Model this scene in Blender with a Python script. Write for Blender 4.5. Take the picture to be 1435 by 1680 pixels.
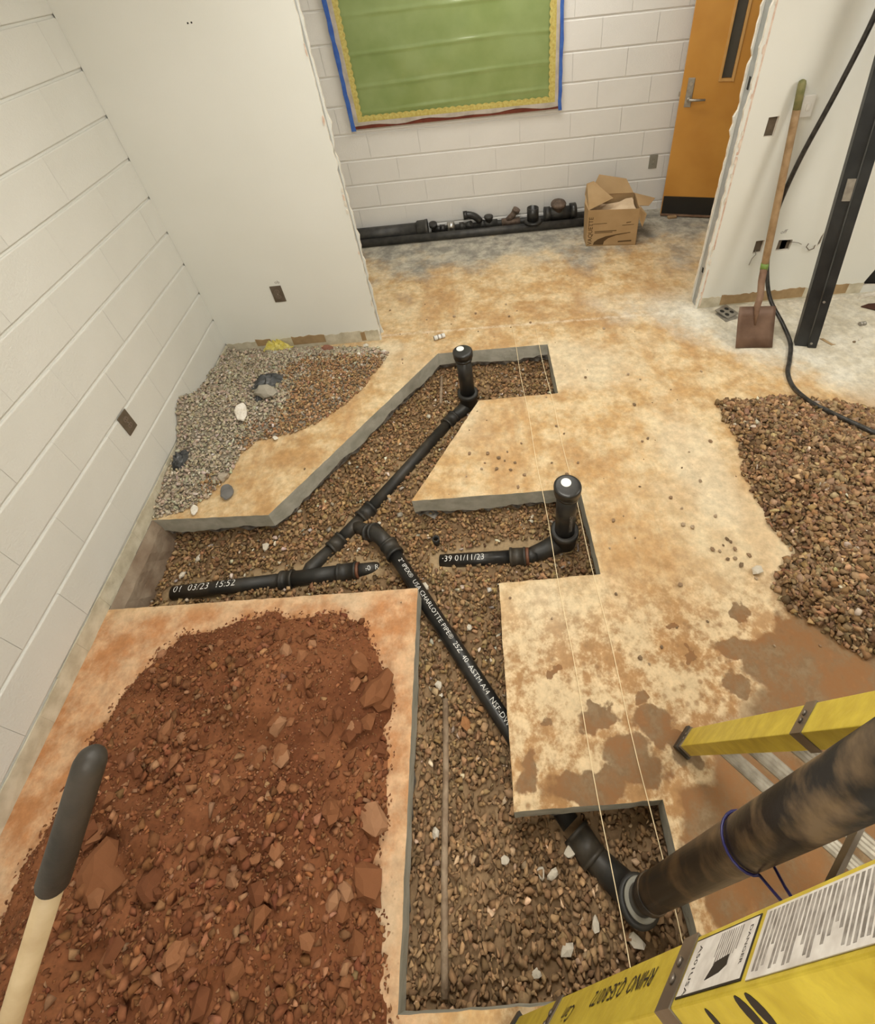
import bpy, bmesh, math, random
import numpy as np
from mathutils import Vector, Matrix, noise as mnoise
from mathutils.geometry import tessellate_polygon

for o in list(bpy.data.objects): bpy.data.objects.remove(o)
SC = bpy.context.scene
COL = SC.collection
random.seed(7)
RNG = np.random.default_rng(11)

# ------------------------------------------------------------------ camera
R = np.array([[0.9951873, -0.05346773, -0.08211842],
              [-0.09702139, -0.65523672, -0.74916733],
              [-0.01375073, 0.75352906, -0.65727078]])   # rows: right, down, forward
C = np.array([1.6863, -0.3340, 2.0729])
FPX, PX, PY, W, H = 827.18, 778.02, 597.32, 1435.0, 1680.0
cam = bpy.data.cameras.new('camera'); camo = bpy.data.objects.new('camera', cam); COL.objects.link(camo)
cam.sensor_width = 36; cam.sensor_fit = 'AUTO'; cam.lens = FPX / H * 36
cam.shift_x = -(PX - W / 2) / H; cam.shift_y = (PY - H / 2) / H
cam.clip_start = 0.02; cam.clip_end = 60
m = Matrix(((R[0][0], -R[1][0], -R[2][0], C[0]), (R[0][1], -R[1][1], -R[2][1], C[1]), (R[0][2], -R[1][2], -R[2][2], C[2]), (0, 0, 0, 1)))
camo.matrix_world = m
SC.camera = camo
# ------------------------------------------------------------------ world and exposure
wd = bpy.data.worlds.new('world'); SC.world = wd; wd.use_nodes = True
wd.node_tree.nodes['Background'].inputs[0].default_value = (1, .96, .9, 1)
wd.node_tree.nodes['Background'].inputs[1].default_value = 0.08
SC.view_settings.view_transform = 'Standard'; SC.view_settings.look = 'None'
SC.view_settings.gamma = 1; SC.view_settings.use_curve_mapping = False
SC.view_settings.exposure = 0.10
# ceiling fixtures: (x, y, size x, size y, watts)
LAMPS = [(1.75, 1.0, .6, 1.2, 27), (2.2, 3.15, 1.2, .5, 13), (4.5, .7, .6, 1.2, 24), (1.75, -1.5, .6, 1.2, 20)]
LAMP_COL = (1, .965, .875)
CEIL = 2.78

# ------------------------------------------------------------------ layout from the photograph's viewpoint onto real planes
def ray(u, v):
    w = R.T @ np.array([(u - PX) / FPX, (v - PY) / FPX, 1.]); return w / np.linalg.norm(w)
def PZ(u, v, z=0.):
    w = ray(u, v); return Vector(C + w * (z - C[2]) / w[2])
def PYp(u, v, y):
    w = ray(u, v); return Vector(C + w * (y - C[1]) / w[1])
def PXp(u, v, x):
    w = ray(u, v); return Vector(C + w * (x - C[0]) / w[0])

# ------------------------------------------------------------------ materials
def mat(name, c, rough=.6, c2=None, scale=8., detail=6., metal=0., bump=0., bscale=60., lo=.35, hi=.65, spec=.5, coat=0., crough=.25):
    m = bpy.data.materials.new(name); m.use_nodes = True
    nt = m.node_tree; b = nt.nodes['Principled BSDF']
    b.inputs['Roughness'].default_value = rough; b.inputs['Metallic'].default_value = metal
    b.inputs['Specular IOR Level'].default_value = spec
    if coat: b.inputs['Coat Weight'].default_value = coat; b.inputs['Coat Roughness'].default_value = crough
    tc = nt.nodes.new('ShaderNodeTexCoord')
    if c2 is None:
        b.inputs['Base Color'].default_value = (*c, 1)
    else:
        n = nt.nodes.new('ShaderNodeTexNoise'); n.inputs['Scale'].default_value = scale; n.inputs['Detail'].default_value = detail
        r = nt.nodes.new('ShaderNodeValToRGB'); r.color_ramp.elements[0].position = lo; r.color_ramp.elements[1].position = hi
        r.color_ramp.elements[0].color = (*c, 1); r.color_ramp.elements[1].color = (*c2, 1)
        nt.links.new(tc.outputs['Object'], n.inputs['Vector']); nt.links.new(n.outputs['Fac'], r.inputs['Fac'])
        nt.links.new(r.outputs['Color'], b.inputs['Base Color'])
    if bump:
        n2 = nt.nodes.new('ShaderNodeTexNoise'); n2.inputs['Scale'].default_value = bscale; n2.inputs['Detail'].default_value = 5
        bp = nt.nodes.new('ShaderNodeBump'); bp.inputs['Strength'].default_value = bump; bp.inputs['Distance'].default_value = .01
        nt.links.new(tc.outputs['Object'], n2.inputs['Vector']); nt.links.new(n2.outputs['Fac'], bp.inputs['Height'])
        nt.links.new(bp.outputs['Normal'], b.inputs['Normal'])
    return m

def stone_mat(name, rough=.85):
    m = bpy.data.materials.new(name); m.use_nodes = True
    nt = m.node_tree; b = nt.nodes['Principled BSDF']; b.inputs['Roughness'].default_value = rough
    b.inputs['Specular IOR Level'].default_value = .25
    a = nt.nodes.new('ShaderNodeAttribute'); a.attribute_name = 'Col'
    n = nt.nodes.new('ShaderNodeTexNoise'); n.inputs['Scale'].default_value = 90; n.inputs['Detail'].default_value = 4
    tc = nt.nodes.new('ShaderNodeTexCoord'); nt.links.new(tc.outputs['Object'], n.inputs['Vector'])
    mr = nt.nodes.new('ShaderNodeMapRange'); mr.inputs['To Min'].default_value = .62; mr.inputs['To Max'].default_value = 1.38
    nt.links.new(n.outputs['Fac'], mr.inputs['Value'])
    mx = nt.nodes.new('ShaderNodeVectorMath'); mx.operation = 'SCALE'
    nt.links.new(a.outputs['Color'], mx.inputs[0]); nt.links.new(mr.outputs['Result'], mx.inputs['Scale'])
    nt.links.new(mx.outputs['Vector'], b.inputs['Base Color'])
    bp = nt.nodes.new('ShaderNodeBump'); bp.inputs['Strength'].default_value = .35; bp.inputs['Distance'].default_value = .003
    nt.links.new(n.outputs['Fac'], bp.inputs['Height']); nt.links.new(bp.outputs['Normal'], b.inputs['Normal'])
    return m

def floor_mat():
    m = bpy.data.materials.new('muddy_concrete'); m.use_nodes = True
    nt = m.node_tree; N = nt.nodes; L = nt.links; b = N['Principled BSDF']
    geo = N.new('ShaderNodeNewGeometry'); P = geo.outputs['Position']
    sep = N.new('ShaderNodeSeparateXYZ'); L.new(P, sep.inputs[0])
    def math_(op, a, bb=None, clamp=False):
        n = N.new('ShaderNodeMath'); n.operation = op; n.use_clamp = clamp
        for i, x in enumerate((a, bb)):
            if x is None: continue
            if isinstance(x, (int, float)): n.inputs[i].default_value = x
            else: L.new(x, n.inputs[i])
        return n.outputs[0]
    def noise_(scale, det=8., rough=.6, off=0., sx=1., sy=1.):
        mp = N.new('ShaderNodeMapping'); mp.inputs['Location'].default_value = (off, off * .7, off * .3); mp.inputs['Scale'].default_value = (sx, sy, 1)
        L.new(P, mp.inputs['Vector'])
        n = N.new('ShaderNodeTexNoise'); n.inputs['Scale'].default_value = scale; n.inputs['Detail'].default_value = det; n.inputs['Roughness'].default_value = rough
        L.new(mp.outputs[0], n.inputs['Vector']); return n.outputs['Fac']
    def ss(x, a, bb):
        n = N.new('ShaderNodeMapRange'); n.interpolation_type = 'SMOOTHSTEP'
        n.inputs['From Min'].default_value = a; n.inputs['From Max'].default_value = bb; L.new(x, n.inputs['Value']); return n.outputs[0]
    def mix(f, a, bb):
        n = N.new('ShaderNodeMix'); n.data_type = 'RGBA'
        if isinstance(f, (int, float)): n.inputs['Factor'].default_value = f
        else: L.new(f, n.inputs['Factor'])
        for s, x in (('A', a), ('B', bb)):
            sock = [i for i in n.inputs if i.name == s and i.type == 'RGBA'][0]
            if isinstance(x, tuple): sock.default_value = (*x, 1)
            else: L.new(x, sock)
        return [o for o in n.outputs if o.type == 'RGBA'][0]
    x, y = sep.outputs['X'], sep.outputs['Y']
    n1 = noise_(2.2, 9, .65); n2 = noise_(6.5, 9, .7, 3.1); n3 = noise_(28, 6, .7, 7.7); n4 = noise_(1.1, 5, .5, 11.); n6 = noise_(13, 9, .75, 21.); n5 = noise_(3.2, 8, .7, 5., 1.0, .22)
    grey = mix(ss(n2, .38, .62), (.27, .255, .22), (.50, .46, .38))
    pale = mix(ss(n2, .35, .65), (.60, .54, .42), (.74, .70, .60))
    tan = mix(ss(n2, .37, .64), (.55, .345, .155), (.74, .585, .36))
    tan = mix(math_('MULTIPLY', ss(n6, .53, .66), .3), tan, (.38, .20, .08))
    tan = mix(math_('MULTIPLY', ss(n5, .48, .66), .8), tan, (.52, .315, .145))
    tan = mix(math_('MULTIPLY', ss(n1, .50, .66), .85), tan, (.48, .28, .12))
    tan = mix(math_('MULTIPLY', ss(n4, .48, .66), .55), tan, (.76, .64, .44))
    # back room: grey concrete showing through mud
    wob = math_('MULTIPLY', math_('SUBTRACT', n1, .5), 2.2)
    col = mix(ss(math_('ADD', y, wob), 2.95, 3.6), tan, grey)
    # traffic-washed pale zone along the right partition
    pz = math_('ADD', math_('SUBTRACT', x, 3.05), math_('MULTIPLY', math_('SUBTRACT', y, 1.75), 1.0))
    pm = math_('MULTIPLY', ss(math_('ADD', pz, math_('MULTIPLY', wob, .6)), .15, .6), math_('MULTIPLY', ss(y, 1.2, 1.65), math_('SUBTRACT', 1., ss(y, 2.35, 2.75))))
    col = mix(pm, col, pale)
    # chalky line where a wall plate was
    ln = math_('ABSOLUTE', math_('SUBTRACT', math_('ADD', y, math_('MULTIPLY', x, .03)), 2.46))
    col = mix(math_('MULTIPLY', math_('MULTIPLY', math_('SUBTRACT', 1., ss(ln, .004, .02)), ss(n3, .36, .56)), .35), col, (.80, .74, .62))
    # pale scoured patches
    for (cx, cy, rx, ry) in ((1.04, 2.27, .2, .1), (2.68, 1.15, .16, .42), (2.2, 1.95, .5, .25), (1.85, .4, .12, .25)):
        mp = N.new('ShaderNodeMapping'); mp.inputs['Scale'].default_value = (1 / rx, 1 / ry, 0); mp.inputs['Location'].default_value = (-cx / rx, -cy / ry, 0); L.new(P, mp.inputs['Vector'])
        q = N.new('ShaderNodeVectorMath'); q.operation = 'LENGTH'; L.new(mp.outputs[0], q.inputs[0])
        k = math_('SUBTRACT', 1., ss(math_('ADD', q.outputs['Value'], math_('MULTIPLY', wob, .8)), .5, 1.2))
        col = mix(math_('MULTIPLY', k, .6), col, (.74, .64, .46))
    # red clay smear around the dirt pile and the near slab
    rm = math_('MULTIPLY', math_('SUBTRACT', 1., ss(x, 1.25, 1.5)), math_('SUBTRACT', 1., ss(y, .6, .75)))
    red = mix(ss(n2, .40, .62), (.50, .235, .10), (.66, .42, .245))
    red = mix(ss(n1, .5, .7), red, (.62, .46, .30))
    col = mix(rm, col, red)
    # drying tan film with dark specks on the near right slab
    sm = math_('MULTIPLY', ss(x, 1.5, 1.65), math_('SUBTRACT', 1., ss(y, .3, .75)))
    near = mix(ss(math_('ADD', math_('MULTIPLY', n2, .6), math_('MULTIPLY', n3, .4)), .44, .56), (.42, .22, .085), (.68, .52, .32))
    vor = N.new('ShaderNodeTexVoronoi'); vor.inputs['Scale'].default_value = 26; L.new(P, vor.inputs['Vector'])
    spk = math_('MULTIPLY', math_('SUBTRACT', 1., ss(vor.outputs['Distance'], .1, .32)), ss(n1, .42, .6))
    near = mix(math_('MULTIPLY', spk, .8), near, (.26, .13, .05))
    col = mix(math_('MULTIPLY', sm, .85), col, near)
    # wet stains: (x, y, rx, ry)
    wets = [(2.62, .28, .13, .10), (2.80, .33, .16, .12), (2.92, .20, .25, .12), (2.80, .05, .40, .24), (3.2, .0, .4, .3), (2.55, -.18, .36, .34), (2.75, -.6, .5, .4), (2.505, .315, .055, .055), (2.455, .205, .05, .05), (2.585, .445, .035, .045),
            (2.145, .115, .075, .06), (1.975, .155, .07, .035), (2.035, .04, .085, .055), (2.215, .06, .045, .05), (1.90, -.03, .15, .05), (2.23, -.2, .1, .18), (2.06, .0, .1, .06), (1.71, .02, .05, .06), (2.12, .2, .04, .03), (1.79, .16, .02, .02), (1.84, .30, .02, .02), (2.35, .33, .016, .02), (2.30, .42, .015, .015)]
    wn = N.new('ShaderNodeTexNoise'); wn.inputs['Scale'].default_value = 13; wn.inputs['Detail'].default_value = 6; L.new(P, wn.inputs['Vector'])
    wv = N.new('ShaderNodeVectorMath'); wv.operation = 'SUBTRACT'; L.new(wn.outputs['Color'], wv.inputs[0]); wv.inputs[1].default_value = (.5, .5, .5)
    ws = N.new('ShaderNodeVectorMath'); ws.operation = 'SCALE'; L.new(wv.outputs[0], ws.inputs[0]); ws.inputs['Scale'].default_value = .15
    wp = N.new('ShaderNodeVectorMath'); wp.operation = 'ADD'; L.new(P, wp.inputs[0]); L.new(ws.outputs[0], wp.inputs[1])
    wet = None
    for (cx, cy, rx, ry) in wets:
        mp = N.new('ShaderNodeMapping'); mp.vector_type = 'POINT'
        mp.inputs['Scale'].default_value = (1 / rx, 1 / ry, 0); mp.inputs['Location'].default_value = (-cx / rx, -cy / ry, 0)
        L.new(wp.outputs[0], mp.inputs['Vector'])
        ln_ = N.new('ShaderNodeVectorMath'); ln_.operation = 'LENGTH'; L.new(mp.outputs[0], ln_.inputs[0])
        k = math_('SUBTRACT', 1., ss(ln_.outputs['Value'], .82, 1.04))
        wet = k if wet is None else math_('MAXIMUM', wet, k)
    wc = mix(ss(n2, .38, .62), (.25, .115, .04), (.19, .115, .055))
    col = mix(math_('MULTIPLY', wet, math_('ADD', .72, math_('MULTIPLY', ss(n3, .35, .6), .25))), col, wc)
    # fine grain and grit
    mg = N.new('ShaderNodeMapRange'); mg.inputs['From Min'].default_value = .3; mg.inputs['From Max'].default_value = .7; mg.inputs['To Min'].default_value = .74; mg.inputs['To Max'].default_value = 1.12; L.new(n3, mg.inputs['Value'])
    gv = N.new('ShaderNodeVectorMath'); gv.operation = 'SCALE'; L.new(col, gv.inputs[0]); L.new(mg.outputs[0], gv.inputs['Scale']); g = gv.outputs[0]
    v2 = N.new('ShaderNodeTexVoronoi'); v2.inputs['Scale'].default_value = 60; L.new(P, v2.inputs['Vector'])
    gs = math_('MULTIPLY', math_('SUBTRACT', 1., ss(v2.outputs['Distance'], .05, .2)), ss(n1, .5, .62))
    g = mix(math_('MULTIPLY', gs, .5), g, (.30, .19, .10))
    L.new(g, b.inputs['Base Color'])
    rr = math_('SUBTRACT', .85, math_('MULTIPLY', wet, .25)); L.new(rr, b.inputs['Roughness'])
    b.inputs['Specular IOR Level'].default_value = .25
    bp = N.new('ShaderNodeBump'); bp.inputs['Strength'].default_value = .25; bp.inputs['Distance'].default_value = .006
    L.new(n3, bp.inputs['Height']); L.new(bp.outputs['Normal'], b.inputs['Normal'])
    return m

M = dict(
    floor=floor_mat(),
    cut=mat('sawn_concrete', (.37, .36, .30), .85, (.50, .485, .42), 14, bump=.4, bscale=40),
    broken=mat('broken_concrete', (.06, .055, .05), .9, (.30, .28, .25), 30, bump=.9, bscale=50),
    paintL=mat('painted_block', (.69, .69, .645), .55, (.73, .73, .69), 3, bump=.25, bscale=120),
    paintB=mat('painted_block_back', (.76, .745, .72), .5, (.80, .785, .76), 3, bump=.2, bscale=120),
    drywall=mat('painted_drywall', (.765, .77, .72), .6, (.79, .795, .75), 2.2, bump=.05, bscale=200),
    gypsum=mat('broken_gypsum', (.66, .60, .50), .9, (.82, .78, .70), 30, bump=.6, bscale=80),
    pinkpaper=mat('torn_pink_paper', (.62, .42, .33), .9, (.80, .70, .60), 25),
    glue=mat('base_glue', (.50, .45, .33), .8, (.68, .63, .50), 16, bump=.3, bscale=60),
    kraft=mat('kraft_paper', (.33, .22, .11), .85, (.42, .29, .15), 20),
    footing=mat('footing_concrete', (.22, .15, .10), .9, (.38, .30, .22), 9, bump=.7, bscale=25),
    stud=mat('galvanised_stud', (.36, .37, .37), .45, (.46, .47, .47), 12, metal=.35),
    ceil=mat('ceiling_paint', (.80, .79, .76), .8),
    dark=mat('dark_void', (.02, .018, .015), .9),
    abs=mat('black_abs', (.012, .012, .012), .34, (.03, .028, .025), 18, bump=.05),
    absd=mat('dusty_black_abs', (.018, .017, .015), .5, (.06, .048, .034), 10, lo=.45, hi=.75, bump=.08),
    absrise=mat('muddy_black_pipe', (.013, .010, .008), .4, (.15, .098, .052), 13, detail=10, lo=.46, hi=.66, bump=.12),
    iron=mat('black_iron', (.02, .02, .02), .5, (.05, .047, .042), 20, bump=.1),
    rustiron=mat('rusty_fitting', (.08, .055, .04), .7, (.17, .12, .09), 30, bump=.2),
    glued=mat('purple_primer', (.10, .035, .02), .5, (.20, .08, .04), 30),
    white=mat('white_print', (.85, .84, .80), .6),
    sticker=mat('white_sticker', (.85, .85, .83), .5),
    steel=mat('bright_steel', (.55, .54, .52), .3, metal=1.),
    dsteel=mat('dull_steel', (.34, .32, .29), .45, (.46, .44, .40), 30, metal=.8),
    rust=mat('rusty_steel', (.16, .085, .05), .7, (.27, .17, .11), 14, metal=.15, bump=.2, bscale=90),
    blade=mat('rusty_blade', (.13, .075, .05), .55, (.21, .13, .09), 9, metal=.4, bump=.1),
    wood=mat('weathered_handle', (.26, .16, .075), .6, (.38, .25, .13), 22, bump=.15),
    ash=mat('pale_handle_wood', (.42, .30, .16), .6, (.55, .42, .25), 12, bump=.1, bscale=80),
    grip=mat('black_rubber_grip', (.018, .016, .013), .55, (.055, .045, .035), 14, bump=.1),
    green_end=mat('green_handle_paint', (.14, .15, .05), .6, (.24, .22, .09), 30),
    greentape=mat('green_tape', (.16, .26, .05), .5),
    postpaint=mat('black_steel_paint', (.022, .024, .026), .32, (.038, .040, .042), 9, bump=.03, metal=.3),
    cable=mat('black_cable', (.012, .011, .010), .35, (.05, .045, .04), 40),
    door=mat('maple_veneer', (.50, .225, .035), .35, (.58, .28, .05), 3.5, detail=3, coat=.3),
    doortrim=mat('maple_trim', (.55, .30, .09), .4, (.62, .36, .13), 9),
    doorglass=mat('dark_glass', (.06, .055, .045), .12, spec=.7),
    kick=mat('black_kick_plate', (.012, .011, .010), .35),
    bronze=mat('brown_plate', (.10, .075, .05), .45, (.14, .11, .08), 30),
    socket=mat('brown_socket', (.17, .13, .10), .5),
    greypl=mat('grey_plate', (.26, .25, .21), .45),
    boardgreen=mat('green_paper', (.21, .29, .085), .5, (.26, .34, .12), 5, coat=1., crough=.12),
    boardyel=mat('yellow_border', (.62, .55, .17), .5, (.50, .38, .09), 55, coat=.5),
    bluetape=mat('blue_tape', (.03, .10, .42), .6, (.05, .15, .50), 18),
    redwood=mat('red_wood_frame', (.11, .018, .010), .4, (.17, .035, .018), 14),
    film=mat('dusty_film', (.40, .36, .30), .3, (.55, .50, .45), 14),
    card=mat('cardboard', (.40, .26, .125), .8, (.46, .31, .16), 6),
    cardin=mat('cardboard_inside', (.34, .21, .10), .85, (.40, .26, .13), 8),
    cardprint=mat('dark_print', (.10, .055, .02), .8),
    paper=mat('packing_paper', (.58, .43, .28), .8, (.70, .55, .38), 10),
    yellow=mat('yellow_fibreglass', (.50, .37, .03), .45, (.68, .54, .06), 22, lo=.3, hi=.7, bump=.15, bscale=70),
    bracket=mat('worn_bracket', (.16, .135, .11), .42, (.26, .225, .19), 14, metal=.7),
    rung=mat('aluminium_rung', (.28, .25, .20), .45, (.46, .42, .35), 30, metal=.55),
    label=mat('scuffed_label', (.62, .58, .54), .6, (.82, .79, .75), 40),
    ink=mat('black_ink', (.015, .013, .012), .6),
    greyink=mat('grey_ink', (.20, .18, .16), .6, (.42, .39, .36), 90),
    rod=mat('rusty_rod', (.22, .15, .095), .75, (.36, .27, .185), 30, bump=.3, bscale=120),
    bluewire=mat('blue_wire', (.02, .018, .10), .35),
    string=mat('cream_string', (.85, .70, .45), .8),
    insul=mat('yellow_insulation', (.70, .58, .10), .95, (.80, .72, .26), 30, bump=.8, bscale=120),
    blackfilm=mat('black_plastic_film', (.025, .028, .03), .4, (.10, .105, .11), 20),
    stone=stone_mat('crushed_stone'),
    pencil=mat('pencil', (.22, .20, .18), .8),
    switch=mat('white_switch', (.80, .79, .75), .4),
    redtile=mat('dark_red_sheet', (.07, .025, .015), .5),
)

# ------------------------------------------------------------------ object helpers
def link(o, parent=None):
    COL.objects.link(o)
    if parent: o.parent = parent
    return o
class MB:
    def __init__(s): s.v = []; s.f = []; s.mi = []; s.sm = []
    def add(s, vs, fs, mi=0, smooth=False):
        b = len(s.v); s.v += [tuple(v) for v in vs]
        for f in fs: s.f.append([i + b for i in f]); s.mi.append(mi); s.sm.append(smooth)
        return s
    def box(s, a, b, mi=0, M_=None):
        x0, y0, z0 = a; x1, y1, z1 = b
        vs = [Vector(p) for p in ((x0, y0, z0), (x1, y0, z0), (x1, y1, z0), (x0, y1, z0), (x0, y0, z1), (x1, y0, z1), (x1, y1, z1), (x0, y1, z1))]
        if M_: vs = [M_ @ v for v in vs]
        return s.add(vs, [(0, 3, 2, 1), (4, 5, 6, 7), (0, 1, 5, 4), (1, 2, 6, 5), (2, 3, 7, 6), (3, 0, 4, 7)], mi)
    def lathe(s, p, axis, prof, seg=24, mi=0, smooth=True, cap0=True, cap1=True):
        p = Vector(p); axis = Vector(axis).normalized()
        u = axis.orthogonal().normalized(); w = axis.cross(u)
        vs = []; n = len(prof)
        for (t, r) in prof:
            for k in range(seg):
                a = 2 * math.pi * k / seg; vs.append(p + axis * t + (u * math.cos(a) + w * math.sin(a)) * r)
        fs = []
        for i in range(n - 1):
            for k in range(seg):
                k2 = (k + 1) % seg; fs.append((i * seg + k, i * seg + k2, (i + 1) * seg + k2, (i + 1) * seg + k))
        s.add(vs, fs, mi, smooth)
        b = len(s.v) - len(vs)
        if cap0: s.f.append([b + k for k in range(seg)][::-1]); s.mi.append(mi); s.sm.append(False)
        if cap1: s.f.append([b + (n - 1) * seg + k for k in range(seg)]); s.mi.append(mi); s.sm.append(False)
        return s
    def cyl(s, a, b, r, r2=None, seg=20, mi=0):
        a = Vector(a); b = Vector(b); L = (b - a).length
        return s.lathe(a, b - a, [(0, r), (L, r if r2 is None else r2)], seg, mi)
    def tube(s, pts, r, seg=14, mi=0, cap=True):
        pts = [Vector(p) for p in pts]; n = len(pts)
        rs = r if isinstance(r, (list, tuple)) else [r] * n
        tg = [(pts[min(i + 1, n - 1)] - pts[max(i - 1, 0)]).normalized() for i in range(n)]
        u = tg[0].orthogonal().normalized(); vs = []
        for i in range(n):
            if i: u = (u - tg[i] * u.dot(tg[i])).normalized()
            w = tg[i].cross(u)
            for k in range(seg):
                a = 2 * math.pi * k / seg; vs.append(pts[i] + (u * math.cos(a) + w * math.sin(a)) * rs[i])
        fs = []
        for i in range(n - 1):
            for k in range(seg):
                k2 = (k + 1) % seg; fs.append((i * seg + k, i * seg + k2, (i + 1) * seg + k2, (i + 1) * seg + k))
        s.add(vs, fs, mi, True); b = len(s.v) - len(vs)
        if cap:
            s.f.append([b + k for k in range(seg)][::-1]); s.mi.append(mi); s.sm.append(False)
            s.f.append([b + (n - 1) * seg + k for k in range(seg)]); s.mi.append(mi); s.sm.append(False)
        return s
    def poly(s, loops, o, eu, ev, en, d, mi=0, mside=None):
        """polygon with holes in the (eu, ev) plane at o, extruded by d along en"""
        o = Vector(o); eu = Vector(eu); ev = Vector(ev); en = Vector(en)
        flat = [p for l in loops for p in l]
        tris = tessellate_polygon([[Vector((p[0], p[1], 0)) for p in l] for l in loops])
        n = len(flat)
        A = [o + eu * p[0] + ev * p[1] for p in flat]; B = [a + en * d for a in A]
        flip = eu.cross(ev).dot(en) > 0
        fs = []
        for t in tris:
            a, b_, c = t
            ar = (flat[b_][0] - flat[a][0]) * (flat[c][1] - flat[a][1]) - (flat[c][0] - flat[a][0]) * (flat[b_][1] - flat[a][1])
            if ar < 0: b_, c = c, b_
            if flip: fs.append((a, c, b_)); fs.append((a + n, b_ + n, c + n))
            else: fs.append((a, b_, c)); fs.append((a + n, c + n, b_ + n))
        s.add(A + B, fs, mi)
        base = len(s.v) - 2 * n; k = 0
        for l in loops:
            m_ = len(l)
            for i in range(m_):
                j = (i + 1) % m_
                s.f.append([base + k + i, base + k + j, base + k + j + n, base + k + i + n]); s.mi.append(mi if mside is None else mside); s.sm.append(False)
            k += m_
        return s
    def mesh(s, name):
        me = bpy.data.meshes.new(name); me.from_pydata(s.v, [], s.f)
        me.polygons.foreach_set('material_index', s.mi); me.polygons.foreach_set('use_smooth', s.sm)
        me.update(); return me
    def build(s, name, mats, parent=None, fix=True):
        me = s.mesh(name)
        if fix:
            bm = bmesh.new(); bm.from_mesh(me); bmesh.ops.recalc_face_normals(bm, faces=bm.faces[:]); bm.to_mesh(me); bm.free()
        for mm in (mats if isinstance(mats, (list, tuple)) else [mats]): me.materials.append(M[mm] if isinstance(mm, str) else mm)
        return link(bpy.data.objects.new(name, me), parent)
def bevel(o, w, seg=2):
    bm = bmesh.new(); bm.from_mesh(o.data)
    bmesh.ops.remove_doubles(bm, verts=bm.verts[:], dist=1e-6)
    ed = [e for e in bm.edges if len(e.link_faces) == 2 and e.calc_face_angle(0) > .6]
    bmesh.ops.bevel(bm, geom=ed, offset=w, segments=seg, affect='EDGES', profile=.5)
    bm.to_mesh(o.data); bm.free(); return o
def tag(o, label=None, cat=None, group=None, kind=None):
    if label: o['label'] = label
    if cat: o['category'] = cat
    if group: o['group'] = group
    if kind: o['kind'] = kind
    return o
def thing(name, label, cat, loc=(0, 0, 0), group=None):
    o = bpy.data.objects.new(name, None); o.location = loc; o.empty_display_size = .05; link(o)
    return tag(o, label, cat, group)
def rebase(o, parent):
    """mesh built in world coordinates hung under an Empty that stands at the thing's base"""
    o.parent = parent; o.matrix_parent_inverse = Matrix.Translation(-Vector(parent.location)); return o
def part(mb, name, mats, root, fix=True):
    o = mb.build(name, mats, None, fix)
    if root.type == 'EMPTY': return rebase(o, root)
    o.parent = root; return o
def text_mesh(s, size=1., shear=0., depth=0., bold=0.):
    cu = bpy.data.curves.new('lettering', 'FONT'); cu.body = s; cu.size = size; cu.shear = shear; cu.extrude = depth; cu.resolution_u = 2; cu.offset = bold
    ob = bpy.data.objects.new('lettering', cu); COL.objects.link(ob)
    dg = bpy.context.evaluated_depsgraph_get(); dg.update()
    me = bpy.data.meshes.new_from_object(ob.evaluated_get(dg))
    bpy.data.objects.remove(ob); bpy.data.curves.remove(cu)
    return me
def text_obj(s, name, o, eu, ev, mat_, size, parent=None, shear=0., cyl=None, bold=0., center=False):
    """lettering laid flat at o (eu reading direction, ev up) or wrapped round a pipe: cyl=(axis point, axis dir, radius)"""
    me = text_mesh(s, size, shear, 0, bold)
    o = Vector(o); eu = Vector(eu).normalized(); ev = Vector(ev).normalized(); en = eu.cross(ev)
    ox = -(max(v.co.x for v in me.vertices) + min(v.co.x for v in me.vertices)) / 2 if center else 0
    if cyl:
        bm = bmesh.new(); bm.from_mesh(me); bmesh.ops.subdivide_edges(bm, edges=[e for e in bm.edges if e.calc_length() > size * .25], cuts=1); bm.to_mesh(me); bm.free()
    for v in me.vertices:
        x, y = v.co.x + ox, v.co.y
        if cyl:
            r = cyl; a = (y - size * .35) / r
            v.co = o + eu * x + ev * (math.sin(a) * r) + en * (math.cos(a) * r)
        else: v.co = o + eu * x + ev * y
    me.materials.append(M[mat_]); ob = bpy.data.objects.new(name, me)
    link(ob)
    if parent is not None:
        if parent.type == 'EMPTY': rebase(ob, parent)
        else: ob.parent = parent
    return ob

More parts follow.
